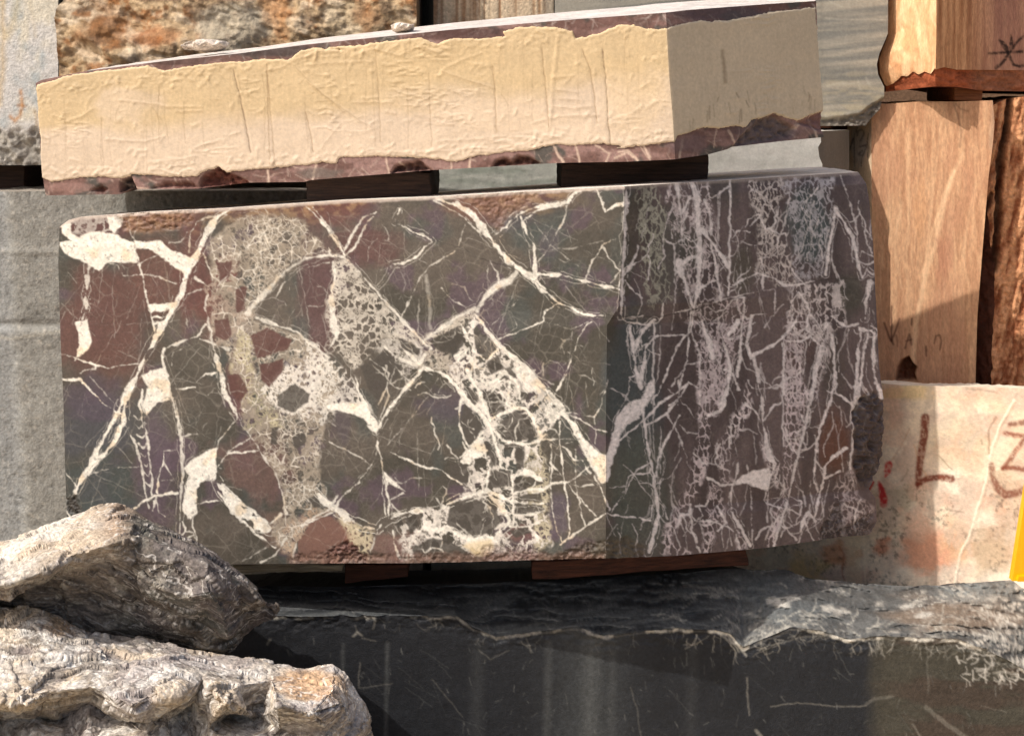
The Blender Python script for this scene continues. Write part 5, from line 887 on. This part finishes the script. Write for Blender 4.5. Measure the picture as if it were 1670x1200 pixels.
for k in range(45): twig(c, rg.uniform(1560, 1690), rg.uniform(1050, 1110), .4 + rg.gauss(0, .4), rg.uniform(10, 34), rg.uniform(1, 4), (208, 200, 186), rg.uniform(.2, .7))
for p, w_, a in ((((1190, 1040), (1205, 1055), (1216, 1068)), 4, .9), (((1175, 1034), (1195, 1048), (1205, 1062)), 3, .8), (((604, 1000), (612, 1012), (608, 1026)), 2.5, .8), (((576, 1036), (582, 1030), (590, 1035)), 4, .8), (((590, 1040), (612, 1046)), 1.4, .5), (((436, 1050), (441, 1042)), 4, .6),
                 (((1258, 1152), (1300, 1145), (1360, 1152), (1412, 1151)), 1.6, .7), (((1412, 1148), (1425, 1138), (1455, 1136)), 6, .3), (((1510, 1153), (1530, 1170), (1550, 1185), (1575, 1200), (1600, 1225)), 9, .38), (((1218, 1105), (1219, 1135), (1222, 1165)), 2.4, .6), (((1232, 1190), (1242, 1200)), 6, .7),
                 (((1488, 1180), (1500, 1200), (1510, 1220)), 3, .5), (((1600, 1150), (1640, 1160)), 2, .3), (((587, 1080), (585, 1100), (586, 1122)), 1.8, .6), (((588, 1122), (640, 1114)), 1.3, .4), (((705, 1108), (740, 1150), (755, 1168)), 1.3, .35), (((1028, 1120), (1040, 1160), (1045, 1200)), 1.5, .35), (((1620, 1098), (1640, 1094), (1660, 1100)), 5, .8), (((1512, 1052), (1512, 1090), (1514, 1130)), 2.4, .35), (((1540, 1050), (1544, 1075), (1565, 1060)), 1.8, .4), (((780, 1060), (800, 1075), (830, 1060)), 1.4, .4), (((1240, 1062), (1260, 1052), (1300, 1040), (1340, 1036)), 1.6, .5)):
    c.line(list(p), w_ * .8, VW, a * .4, 2.6)
for k in range(220): x = rg.uniform(460, 1680); y = rg.uniform(1040, 1240); c.line([(x, y), (x + rg.gauss(0, 4), y + rg.gauss(0, 9))], rg.uniform(.6, 1.3), (150, 148, 140), rg.uniform(.08, .35))
for k in range(60): x = rg.uniform(460, 1680); y = rg.uniform(1040, 1240); a = rg.uniform(.3, 1.3); L = rg.uniform(10, 60); c.line([(x, y), (x + L * math.cos(a), y + L * math.sin(a))], .8, (120, 120, 114), rg.uniform(.1, .3))
c.h += 7 * (fb(X / 30, Y_ / 30, 4, 226) - .5)
Fd = face(lip, [(200, 1322), (1950, 1322)], (7.35, 7.2, 7.3, 7.15), 1.7, c)
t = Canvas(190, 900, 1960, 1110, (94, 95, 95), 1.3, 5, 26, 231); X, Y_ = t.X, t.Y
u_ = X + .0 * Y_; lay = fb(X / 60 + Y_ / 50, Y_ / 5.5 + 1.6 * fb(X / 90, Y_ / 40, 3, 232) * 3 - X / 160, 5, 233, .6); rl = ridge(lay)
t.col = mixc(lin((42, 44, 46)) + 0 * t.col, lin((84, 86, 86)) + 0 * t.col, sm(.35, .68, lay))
t.col = mixc(t.col, lin((104, 102, 97)) * (.5 + fb(X / 9, Y_ / 5, 4, 243, .6))[..., None], .5 * sm(1080, 1260, X)); t.blot(1560, 1000, 110, 34, (122, 106, 90), .8); t.blot(1600, 965, 80, 22, (124, 126, 122), .7); t.blot(1300, 1000, 90, 30, (96, 100, 100), .5); t.blot(1250, 960, 60, 24, (84, 88, 88), .5)
wv = sm(.86, .97, rl) * sm(.48, .62, fb(X / 60, Y_ / 26, 4, 234)) * sm(1020, 1240, X); t.col = mixc(t.col, lin((176, 170, 158)) + 0 * t.col, wv * .8)
wv2 = sm(.86, .97, rl) * sm(1500, 1640, X + 1.5 * (Y_ - 1000)); t.col = mixc(t.col, lin((198, 190, 176)) + 0 * t.col, wv2 * .6)
t.mul(.75 + .5 * fb(X / 4, Y_ / 3, 4, 235, .6))
t.h += 78 * (lay - .5) + 20 * (rl - .6) + 80 * (fb(X / 120, Y_ / 60, 3, 236) - .5) + 12 * (fb(X / 6, Y_ / 4, 4, 237) - .5)
for k in range(80):
    x = rg.uniform(1060, 1690); y0 = np.interp(x, [p[0] for p in lip], [p[1] for p in lip]); y = y0 - abs(rg.gauss(0, 26))
    twig(t, x, y, rg.gauss(-.08, .2), rg.uniform(14, 60), rg.uniform(.8, 3.2), (186, 180, 166), rg.uniform(.2, .55))
for k in range(60):
    x = rg.uniform(460, 1060); twig(t, x, rg.uniform(975, 1022), rg.gauss(-.1, .25), rg.uniform(10, 50), rg.uniform(.6, 1.5), (150, 148, 140), rg.uniform(.15, .5))
for x, y in ((1290, 975), (1262, 978), (1275, 985), (1350, 992), (1372, 996), (1505, 1000), (1480, 988)): t.blot(x, y, 15, 6, (190, 184, 172), .8)
Ft = face(crest, lip, (7.68, 7.6, 7.35, 7.2), 1.7, t, push=lambda a, b, s_, t_: -.06 * (1 - t_) * 0)
# roll the upper face over into the front face
def roll(G, k): G[..., 1] -= k; return G
mb = MB(); h_, w_ = Ft[0].shape[:2]
tt_ = np.linspace(0, 1, h_)[:, None]
Ft[0][-1] = Ft[0][-1] * 0 + Fd[0][0][np.linspace(0, Fd[0].shape[1] - 1, w_).round().astype(int)]
mb.sheet(Ft[0], Ft[1]); mb.sheet(Fd[0], Fd[1])
tops = Ft[0][0]; 
Lft = np.concatenate([Ft[0][:, 0], Fd[0][1:, 0]]); Rgt = np.concatenate([Ft[0][:, -1], Fd[0][1:, -1]])
bots = Fd[0][-1][np.linspace(0, Fd[0].shape[1] - 1, w_).round().astype(int)]
close(mb, tops, bots, Lft, Rgt, (0, .85, 0), -.2 - .12 * sm(1150, 1300, np.linspace(200, 1950, len(tops))), (70, 70, 70), (70, 70, 70), 14, .012, 8)
M_dark = stone_mat('black green stone', .6, .3, 55, (1, 1, 1), .3, 110, .35)
o = mb.build('dark_stone_block', M_dark); tag(o, 'black stone block with a rough undulating top and white veins, under the veined marble', 'stone block')

# ================================================================ ROCKS
def subdiv(V, F):
    E = np.sort(np.concatenate([F[:, [0, 1]], F[:, [1, 2]], F[:, [2, 0]]]), 1); U, inv = np.unique(E, axis=0, return_inverse=True); inv = inv.reshape(-1)
    m = (V[U[:, 0]] + V[U[:, 1]]) / 2; n = len(F); a, b, c_ = inv[:n] + len(V), inv[n:2 * n] + len(V), inv[2 * n:] + len(V)
    F2 = np.concatenate([np.stack([F[:, 0], a, c_], 1), np.stack([F[:, 1], b, a], 1), np.stack([F[:, 2], c_, b], 1), np.stack([a, b, c_], 1)])
    return np.concatenate([V, m]), F2
def smooth(V, F, k=.5, it=1):
    E = np.unique(np.sort(np.concatenate([F[:, [0, 1]], F[:, [1, 2]], F[:, [2, 0]]]), 1), axis=0)
    for _ in range(it):
        s_ = np.zeros_like(V); n = np.zeros(len(V)); np.add.at(s_, E[:, 0], V[E[:, 1]]); np.add.at(s_, E[:, 1], V[E[:, 0]]); np.add.at(n, E[:, 0], 1); np.add.at(n, E[:, 1], 1)
        V = V * (1 - k) + k * s_ / n[:, None]
    return V
def normals(V, F):
    f = np.cross(V[F[:, 1]] - V[F[:, 0]], V[F[:, 2]] - V[F[:, 0]]); N = np.zeros_like(V)
    for k in range(3): np.add.at(N, F[:, k], f)
    return N / (np.linalg.norm(N, axis=1)[:, None] + 1e-9)
def cell3(q, f, s):     # broken facets: every cell carries its own tilted plane
    x, y, z = [q[:, k] * f[k] + .8 * (fb3(q, (f[0] * .5, f[1], f[2]), 2, s + 40 + k) - .5) for k in range(3)]
    ix, iy, iz = np.floor(x), np.floor(y), np.floor(z); best = np.full(len(q), 9.0); out = np.zeros(len(q))
    for a in (-1, 0, 1):
        for b in (-1, 0, 1):
            for c_ in (-1, 0, 1):
                jx, jy, jz = ix + a, iy + b, iz + c_; h = [h3(jx, jy, jz, s + k) for k in range(6)]
                dx, dy, dz = x - jx - h[0], y - jy - h[1], z - jz - h[2]; d = dx * dx + dy * dy + dz * dz; m = d < best
                out = np.where(m, (h[3] - .5) + 1.3 * ((h[4] - .5) * dy + (h[5] - .5) * dz), out); best = np.where(m, d, best)
    return out
def rock(name, outline, inner, thick, fol, levels, amp, seed, colour, mat, label, cat='rock', sm_it=2):
    pts = outline + inner; n = len(outline)
    r = delaunay_2d_cdt([Vector(p[:2]) for p in pts], [], [list(range(n))], 1, 1e-3)
    v2 = np.array([tuple(v) for v in r[0]]); F = np.array([f for f in r[2] if len(f) == 3])
    orig = [o_[0] if o_ else 0 for o_ in r[3]]; Yv = np.array([pts[i][2] for i in orig])
    Vf = at(v2[:, 0], v2[:, 1], Yv)
    isb = np.array([i < n for i in orig])
    cen = Vf.mean(0)
    c2 = v2.mean(0); Vb = at(c2[0] + (v2[:, 0] - c2[0]) * .84, c2[1] + (v2[:, 1] - c2[1]) * .78 + 6, Yv.max() + thick)
    Vb[:, 2] = np.maximum(Vb[:, 2], 0)
    nv = len(Vf); FF = [F, F[:, ::-1] + nv]
    edges = {}
    for f in F:
        for a, b in ((f[0], f[1]), (f[1], f[2]), (f[2], f[0])):
            edges[(a, b)] = 1
    side = []
    for (a, b) in edges:
        if (b, a) not in edges: side += [(b, a, a + nv), (b, a + nv, b + nv)]
    V = np.concatenate([Vf, Vb]); F = np.concatenate(FF + [np.array(side)])
    # orient outward (towards the camera at the front)
    N = normals(V, F)
    if N[:nv][~isb][:, 1].mean() > 0: F = F[:, ::-1]
    fol = np.array(fol, float); fol /= np.linalg.norm(fol); t1 = np.cross(fol, (0, 1, .2)); t1 /= np.linalg.norm(t1); t2 = np.cross(fol, t1)
    for L in range(levels):
        V, F = subdiv(V, F)
        if L == 1: V = smooth(V, F, .12, 1)
        if L >= 2:
            N = normals(V, F); q = np.stack([V @ fol, V @ t1, V @ t2], 1); k = 2.0 ** L
            if L == 2: V = V + N * (amp * .7 * (fb3(q, (3, 2, 2), 3, seed) - .5))[:, None]
            if L == 3: V = V + N * (amp * .5 * cell3(q, (4.5, 2.6, 2.6), seed + 1))[:, None]
            if L == 4: V = V + N * (amp * .5 * cell3(q, (13, 5, 5), seed + 2))[:, None]
            if L == levels - 1:
                V = V + N * (amp * .3 * (ridge(fb3(q, (22, 9, 9), 4, seed + 12, .62)) - .6))[:, None]
                V = V + N * (amp * .26 * (fb3(q, (60, 40, 40), 3, seed + 13, .6) - .5))[:, None]
    V[:, 2] = np.maximum(V[:, 2], 0.0)
    q = np.stack([V @ fol, V @ t1, V @ t2], 1)
    px = V[:, 0] / V[:, 1] * FPX + CX; py = (CAMZ - V[:, 2]) / V[:, 1] * FPX + HZ
    Cc = colour(V, q, px, py)
    m = MB(); m.add(V, Cc, None, F); o = m.build(name, mat); tag(o, label, cat); return o
M_schist = stone_mat('foliated schist', .85, .45, 55, (1, 1, 1), .6, 80, .25)
def colA(V, q, px, py):
    a = lin((150, 132, 112)); n = fb3(q, (6, 4, 4), 4, 301); f = fb3(q, (50, 14, 14), 5, 302, .65); g = fb3(q, (22, 16, 16), 4, 303)
    Cc = np.zeros_like(V) + a
    Cc = mixc(Cc, lin((112, 100, 90)), sm(.42, .6, f)); Cc = mixc(Cc, lin((196, 182, 158)), sm(.56, .68, g) * .8)
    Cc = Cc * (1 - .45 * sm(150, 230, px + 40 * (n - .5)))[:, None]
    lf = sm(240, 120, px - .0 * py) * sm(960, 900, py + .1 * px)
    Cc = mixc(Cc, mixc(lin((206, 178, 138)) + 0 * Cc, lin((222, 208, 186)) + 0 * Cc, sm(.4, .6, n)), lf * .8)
    Cc = mixc(Cc, lin((176, 130, 78)), .6 * np.exp(-((px - 190) / 26) ** 2 - ((py - 850) / 30) ** 2))
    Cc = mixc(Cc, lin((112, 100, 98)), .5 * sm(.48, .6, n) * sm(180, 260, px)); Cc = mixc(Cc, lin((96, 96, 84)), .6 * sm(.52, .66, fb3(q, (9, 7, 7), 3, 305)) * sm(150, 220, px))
    rd = ridge(fb3(q, (34, 8, 8), 3, 306)); Cc = mixc(Cc, lin((206, 196, 182)), sm(.93, .99, rd) * .6)
    Cc = mixc(Cc, np.repeat(Cc.mean(1)[:, None], 3, 1) * np.array([1.03, 1, .96]), .4)
    return Cc * (.72 + .56 * fb3(q, (90, 40, 40), 4, 307, .65))[:, None]
outA = [(-150, 928, 6.2), (-60, 910, 6.3), (0, 892, 6.4), (70, 862, 6.5), (120, 842, 6.6), (172, 823, 6.7), (190, 821, 6.7), (222, 827, 6.7), (250, 850, 6.62), (300, 876, 6.55), (350, 904, 6.5), (385, 934, 6.45), (420, 964, 6.4), (436, 985, 6.36), (455, 986, 6.34), (450, 1008, 6.36), (430, 1014, 6.4), (412, 1030, 6.42), (375, 1068, 6.45), (300, 1058, 6.4), (120, 1024, 6.35), (75, 1002, 6.3), (20, 990, 6.28), (-150, 995, 6.25)]
inA = [(-80, 950, 5.9), (12, 953, 5.84), (75, 930, 5.86), (120, 905, 5.98), (192, 884, 6.02), (192, 846, 6.36), (60, 888, 6.18), (120, 866, 6.32), (232, 878, 6.12), (290, 900, 6.1), (335, 922, 6.04), (385, 948, 6.16), (418, 976, 6.18), (402, 1000, 6.26),
       (30, 962, 6.2), (80, 948, 6.24), (140, 938, 6.2), (150, 970, 6.3), (90, 985, 6.3), (200, 912, 6.1), (215, 945, 6.14), (240, 925, 6.06), (262, 958, 6.0), (300, 975, 5.98), (345, 968, 5.97), (362, 1000, 6.02), (372, 1040, 6.14), (330, 1020, 6.2), (290, 1005, 6.12), (230, 985, 6.22), (220, 1020, 6.3), (310, 945, 6.06)]
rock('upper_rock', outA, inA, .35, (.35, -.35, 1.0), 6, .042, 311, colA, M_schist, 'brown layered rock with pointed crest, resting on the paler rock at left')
def colB(V, q, px, py):
    n = fb3(q, (5, 4, 4), 4, 401); f = fb3(q, (40, 14, 14), 5, 402, .65); g = fb3(q, (14, 12, 12), 4, 403)
    Cc = np.zeros_like(V) + lin((196, 182, 162))
    Cc = mixc(Cc, lin((136, 124, 110)), sm(.44, .58, f)); Cc = mixc(Cc, lin((214, 206, 194)), sm(.5, .64, g) * .7)
    Cc = mixc(Cc, lin((158, 142, 138)), .5 * sm(.5, .62, n)); Cc = mixc(Cc, lin((206, 178, 136)), .6 * sm(.5, .64, fb3(q, (7, 6, 6), 3, 404)))
    Cc = mixc(Cc, lin((206, 152, 84)), .8 * sm(1.2, .4, np.hypot((px - 505) / 60, (py - 1118) / 32) + .8 * (g - .5)))
    Cc = mixc(Cc, lin((200, 158, 100)), .7 * sm(1.2, .4, np.hypot((px - 95) / 26, (py - 1025) / 18) + .8 * (g - .5)))
    lo = sm(1150, 1195, py + 24 * (n - .5)); Cc = mixc(Cc, lin((124, 114, 98)), lo * .35)  # shade in the recess under the ledge, painted as darker brown
    rd = ridge(fb3(q, (30, 7, 7), 3, 406)); Cc = mixc(Cc, lin((232, 226, 214)), sm(.93, .99, rd) * .6)
    rd2 = ridge(fb3(q, (26, 5, 5), 3, 408)); Cc = mixc(Cc, lin((112, 96, 88)), sm(.94, .99, rd2) * .6)
    Cc = mixc(Cc, np.repeat(Cc.mean(1)[:, None], 3, 1) * np.array([1.03, 1, .96]), .35)
    return Cc * (.74 + .52 * fb3(q, (80, 40, 40), 4, 407, .65))[:, None]
outB = [(-170, 985, 6.2), (-60, 986, 6.2), (0, 988, 6.2), (60, 994, 6.16), (90, 1004, 6.14), (120, 1026, 6.12), (250, 1052, 6.12), (340, 1070, 6.12), (400, 1080, 6.12), (440, 1084, 6.1), (500, 1088, 6.08), (545, 1081, 6.05), (574, 1104, 6.0), (596, 1138, 5.96), (611, 1168, 5.95), (604, 1215, 5.98), (590, 1320, 6.0), (560, 1500, 6.0), (300, 1560, 5.8), (0, 1560, 5.8), (-170, 1540, 5.8)]
inB = [(-80, 1150, 5.46), (0, 1144, 5.48), (45, 1150, 5.44), (80, 1128, 5.56), (150, 1120, 5.58), (215, 1150, 5.42), (250, 1132, 5.52), (290, 1136, 5.52), (370, 1146, 5.48), (450, 1150, 5.42), (70, 1060, 5.84), (60, 1090, 5.72), (150, 1062, 5.9), (200, 1085, 5.8), (280, 1082, 5.86), (330, 1105, 5.76), (440, 1106, 5.84), (380, 1120, 5.7), (250, 1108, 5.68), (120, 1092, 5.74),
       (452, 1188, 5.62), (505, 1166, 5.5), (545, 1118, 5.74), (500, 1112, 5.8), (470, 1135, 5.62), (560, 1150, 5.66), (530, 1185, 5.6), (0, 1168, 5.8), (60, 1165, 5.78), (100, 1172, 5.82), (150, 1140, 5.78), (200, 1168, 5.76), (250, 1172, 5.6), (235, 1200, 5.56), (300, 1160, 5.84), (340, 1185, 5.62), (375, 1168, 5.86), (420, 1172, 5.82), (400, 1200, 5.6), (585, 1185, 5.78), (140, 1230, 5.5), (60, 1220, 5.56), (300, 1260, 5.5), (440, 1260, 5.56), (540, 1250, 5.7), (200, 1400, 5.45), (400, 1420, 5.5), (0, 1350, 5.45)]
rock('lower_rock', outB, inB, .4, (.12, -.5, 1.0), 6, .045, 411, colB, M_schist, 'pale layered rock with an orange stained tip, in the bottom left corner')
def colS(V, q, px, py): return lin((206, 192, 176)) * (.45 + 1.0 * fb3(V, (50, 50, 50), 4, 501))[:, None]
def chip(x0, x1, y0, y1, Yc, seed, label):
    r2_ = random.Random(seed); out = []
    for k in range(11):
        a = -2 * math.pi * k / 11; rr_ = r2_.uniform(.86, 1.12); out.append(((x0 + x1) / 2 + (x1 - x0) / 2 * rr_ * math.cos(a), (y0 + y1) / 2 + (y1 - y0) / 2 * rr_ * math.sin(a) * (1 if math.sin(a) > 0 else .9), Yc))
    inn = [((x0 + x1) / 2 + dx * (x1 - x0) * .25, (y0 + y1) / 2 + dy * (y1 - y0) * .25, Yc - .05) for dx, dy in ((-1, -.5), (0, -.8), (1, -.4), (-.6, .5), (.6, .6))]
    rock('stone_chip', out, inn, .12, (.1, 0, 1), 5, .012, seed, colS, M_schist, label, 'stone chip')
chip(296, 378, 63, 81, 7.62, 511, 'flat whitish stone chip lying on the cream coated block, nearer its left end')
chip(638, 678, 36, 50, 7.5, 521, 'small white stone chip near the middle of the cream coated block top')

# ================================================================ TIMBERS
def wood_mat(name, c1, c2, rough=.8):
    m = bpy.data.materials.new(name); m.use_nodes = True; t = m.node_tree; b = t.nodes['Principled BSDF']
    tc = t.nodes.new('ShaderNodeTexCoord'); mp = t.nodes.new('ShaderNodeMapping'); mp.inputs['Scale'].default_value = (3, 30, 45)
    nz = t.nodes.new('ShaderNodeTexNoise'); nz.inputs['Scale'].default_value = 1.6; nz.inputs['Detail'].default_value = 8; nz.inputs['Roughness'].default_value = .7
    cr_ = t.nodes.new('ShaderNodeValToRGB'); cr_.color_ramp.elements[0].position = .35; cr_.color_ramp.elements[1].position = .65
    cr_.color_ramp.elements[0].color = (*lin(c1), 1); cr_.color_ramp.elements[1].color = (*lin(c2), 1)
    bp = t.nodes.new('ShaderNodeBump'); bp.inputs['Strength'].default_value = .7; bp.inputs['Distance'].default_value = .01
    t.links.new(tc.outputs['Object'], mp.inputs[0]); t.links.new(mp.outputs[0], nz.inputs['Vector']); t.links.new(nz.outputs['Fac'], cr_.inputs[0]); t.links.new(cr_.outputs[0], b.inputs['Base Color'])
    t.links.new(nz.outputs['Fac'], bp.inputs['Height']); t.links.new(bp.outputs[0], b.inputs['Normal']); b.inputs['Roughness'].default_value = rough; return m
import bmesh
def beam(name, quad, Yf, depth, mat, label, cat='timber', group=None, wob=.006, seed=1, dzb=0.0):
    """quad: px corners tl,tr,br,bl of the face nearest the camera, Yf its depth (or two depths)"""
    Yl, Yr = Yf if isinstance(Yf, tuple) else (Yf, Yf)
    f = [at(*quad[0], Yl), at(*quad[1], Yr), at(*quad[2], Yr), at(*quad[3], Yl)]
    bk = [p + np.array([0, depth, dzb]) for p in f]
    org = (np.mean([p[0] for p in f + bk]), np.mean([p[1] for p in f + bk]), min(p[2] for p in f + bk))
    bm = bmesh.new(); vs = [bm.verts.new(Vector(p - np.array(org))) for p in f + bk]
    for q in ((0, 3, 2, 1), (4, 5, 6, 7), (0, 1, 5, 4), (1, 2, 6, 5), (2, 3, 7, 6), (3, 0, 4, 7)): bm.faces.new([vs[i] for i in q])
    bmesh.ops.bevel(bm, geom=list(bm.edges), offset=.008, segments=2, affect='EDGES', profile=.6)
    bmesh.ops.subdivide_edges(bm, edges=[e for e in bm.edges if e.calc_length() > .06], cuts=7, use_grid_fill=True)
    r_ = random.Random(seed)
    from mathutils import noise
    for v in bm.verts: v.co += noise.noise_vector(v.co * 9 + Vector((seed, 0, 0))) * wob + noise.noise_vector(v.co * 40) * wob * .3
    bmesh.ops.recalc_face_normals(bm, faces=bm.faces)
    me = bpy.data.meshes.new(name); bm.to_mesh(me); bm.free(); me.materials.append(mat)
    for p in me.polygons: p.use_smooth = True
    o = bpy.data.objects.new(name, me); COL.objects.link(o); o.location = [float(a) for a in org]; tag(o, label, cat, group); return o
W_red = wood_mat('red brown timber', (46, 24, 17), (98, 56, 40)); W_dk = wood_mat('dark old timber', (34, 22, 16), (74, 52, 40)); W_pale = wood_mat('grey weathered plank', (112, 104, 90), (176, 166, 146)); W_or = wood_mat('orange sawn timber', (110, 62, 34), (170, 106, 62))
beam('timber_bearer', [(562, 921), (664, 920), (664, 941), (562, 951)], 7.62, .7, W_red, 'short red-brown timber under the left half of the veined marble', seed=2)
beam('timber_bearer', [(868, 914), (1218, 897), (1221, 922), (868, 946)], (7.5, 7.66), .25, W_red, 'long red-brown timber with a ragged right end, under the right half of the veined marble', seed=3, wob=.012)
beam('weathered_plank', [(380, 919), (558, 920), (558, 931), (380, 934)], 7.55, .3, W_pale, 'thin pale grey plank wedged under the lower left edge of the veined marble', 'plank', seed=4, wob=.01)
beam('dark_bearer', [(500, 287), (703, 281), (704, 330), (500, 340)], (7.5, 7.45), .7, W_dk, wob=.014, label= 'dark timber between the cream coated block and the veined marble, left of the light gap', seed=5)
beam('dark_bearer', [(916, 268), (1156, 252), (1157, 294), (916, 310)], (7.4, 7.45), .6, W_dk, wob=.014, label= 'dark timber between the cream coated block and the veined marble, right of the light gap', seed=6)
beam('small_timber', [(1556, 139), (1602, 139), (1602, 166), (1556, 164)], 8.98, .6, W_or, 'small sawn timber stub between the two orange sandstone blocks', seed=7)
beam('dark_bearer', [(-300, 268), (40, 270), (40, 312), (-300, 316)], 9.35, .5, W_dk, 'dark timber in the gap under the bluish white block at the left edge', seed=8)
# ---- yellow steel upright at the right edge
M_y = stone_mat('yellow paint', .35, .05, 30, (1, 1, 1), .05, 60, .5)
def prism(pts, Yf, d, col):
    a = at([p[0] for p in pts], [p[1] for p in pts], Yf); b = a + np.array([0, d, 0]); n = len(pts); m = MB()
    V = np.concatenate([a, b]); T = [(0, k, k + 1) for k in range(1, n - 1)] + [(n, n + k + 1, n + k) for k in range(1, n - 1)]
    Q = [(k, (k + 1) % n, (k + 1) % n + n, k + n) for k in range(n)]; m.add(V, lin(col), Q, T); return m
yel = prism([(1712, 560), (1780, 560), (1770, 948), (1651, 947)], 7.3, .05, (255, 176, 0)).build('yellow_steel_leg', M_y, None, False)
tag(yel, 'bright yellow painted steel leg cut off by the right edge of the picture', 'steel leg')
prism([(1662, 940), (1775, 938), (1778, 948), (1660, 948)], 7.27, .12, (250, 170, 0)).build('foot_plate', M_y, yel, False)

# ================================================================ BLOCKS ADDED BEHIND TO DARKEN THE GAPS, AND THE GROUND
for nm, x0, x1, zt, Yb, col_, lb in (('gap_darkening_block', -6.5, -1.2, 5.4, 11.6, (120, 112, 100), 'plain grey-brown block added behind to darken the gaps, left of the fluted block'), ('gap_darkening_block', -1.1, 2.6, 5.5, 11.8, (110, 104, 94), 'plain grey block added to darken the gaps, behind the grey slab'), ('gap_darkening_block', 2.7, 8.5, 5.2, 11.5, (132, 104, 82), 'plain brown block added to darken the gaps, behind the orange sandstone')):  # mostly unseen blocks, added to keep bright sky out of the gaps
    n1, n2 = 60, 60; xs = np.linspace(x0, x1, n1); zs = np.linspace(zt, 0, n2); XX, ZZ = np.meshgrid(xs, zs)
    P = np.stack([XX, Yb + .05 * (fb(XX * 4, ZZ * 4, 4, 601) - .5), ZZ], -1); m = MB(); m.sheet(P, lin(col_) * (.7 + .6 * fb(XX * 6, ZZ * 6, 4, 602))[..., None])
    close(m, P[0].copy(), P[-1].copy(), P[:, 0].copy(), P[:, -1].copy(), (0, 1.5, 0), 0, col_, col_, 8, .02, 3); o = m.build(nm, M_rough); tag(o, lb, 'stone block')
gx = np.concatenate([np.linspace(-120, -8, 20), np.linspace(-7.6, 7.6, 120), np.linspace(8, 120, 20)]); gy = np.concatenate([np.linspace(-60, -1, 14), np.linspace(0, 13, 110), np.linspace(14, 160, 24)])
XX, YY = np.meshgrid(gx, gy); P = np.stack([XX, YY, -.03 + .05 * (fb(XX * 2.2, YY * 2.2, 5, 611) - .5)], -1)
m = MB(); m.sheet(P, mixc(lin((150, 134, 112)) + 0 * P, lin((180, 166, 142)) + 0 * P, fb(XX * 1.3, YY * 1.3, 5, 612)))
o = m.build('ground', stone_mat('dusty yard', .95, .35, 30, (1, 1, 1), .6, 60, .1)); tag(o, None, None, None, 'structure')
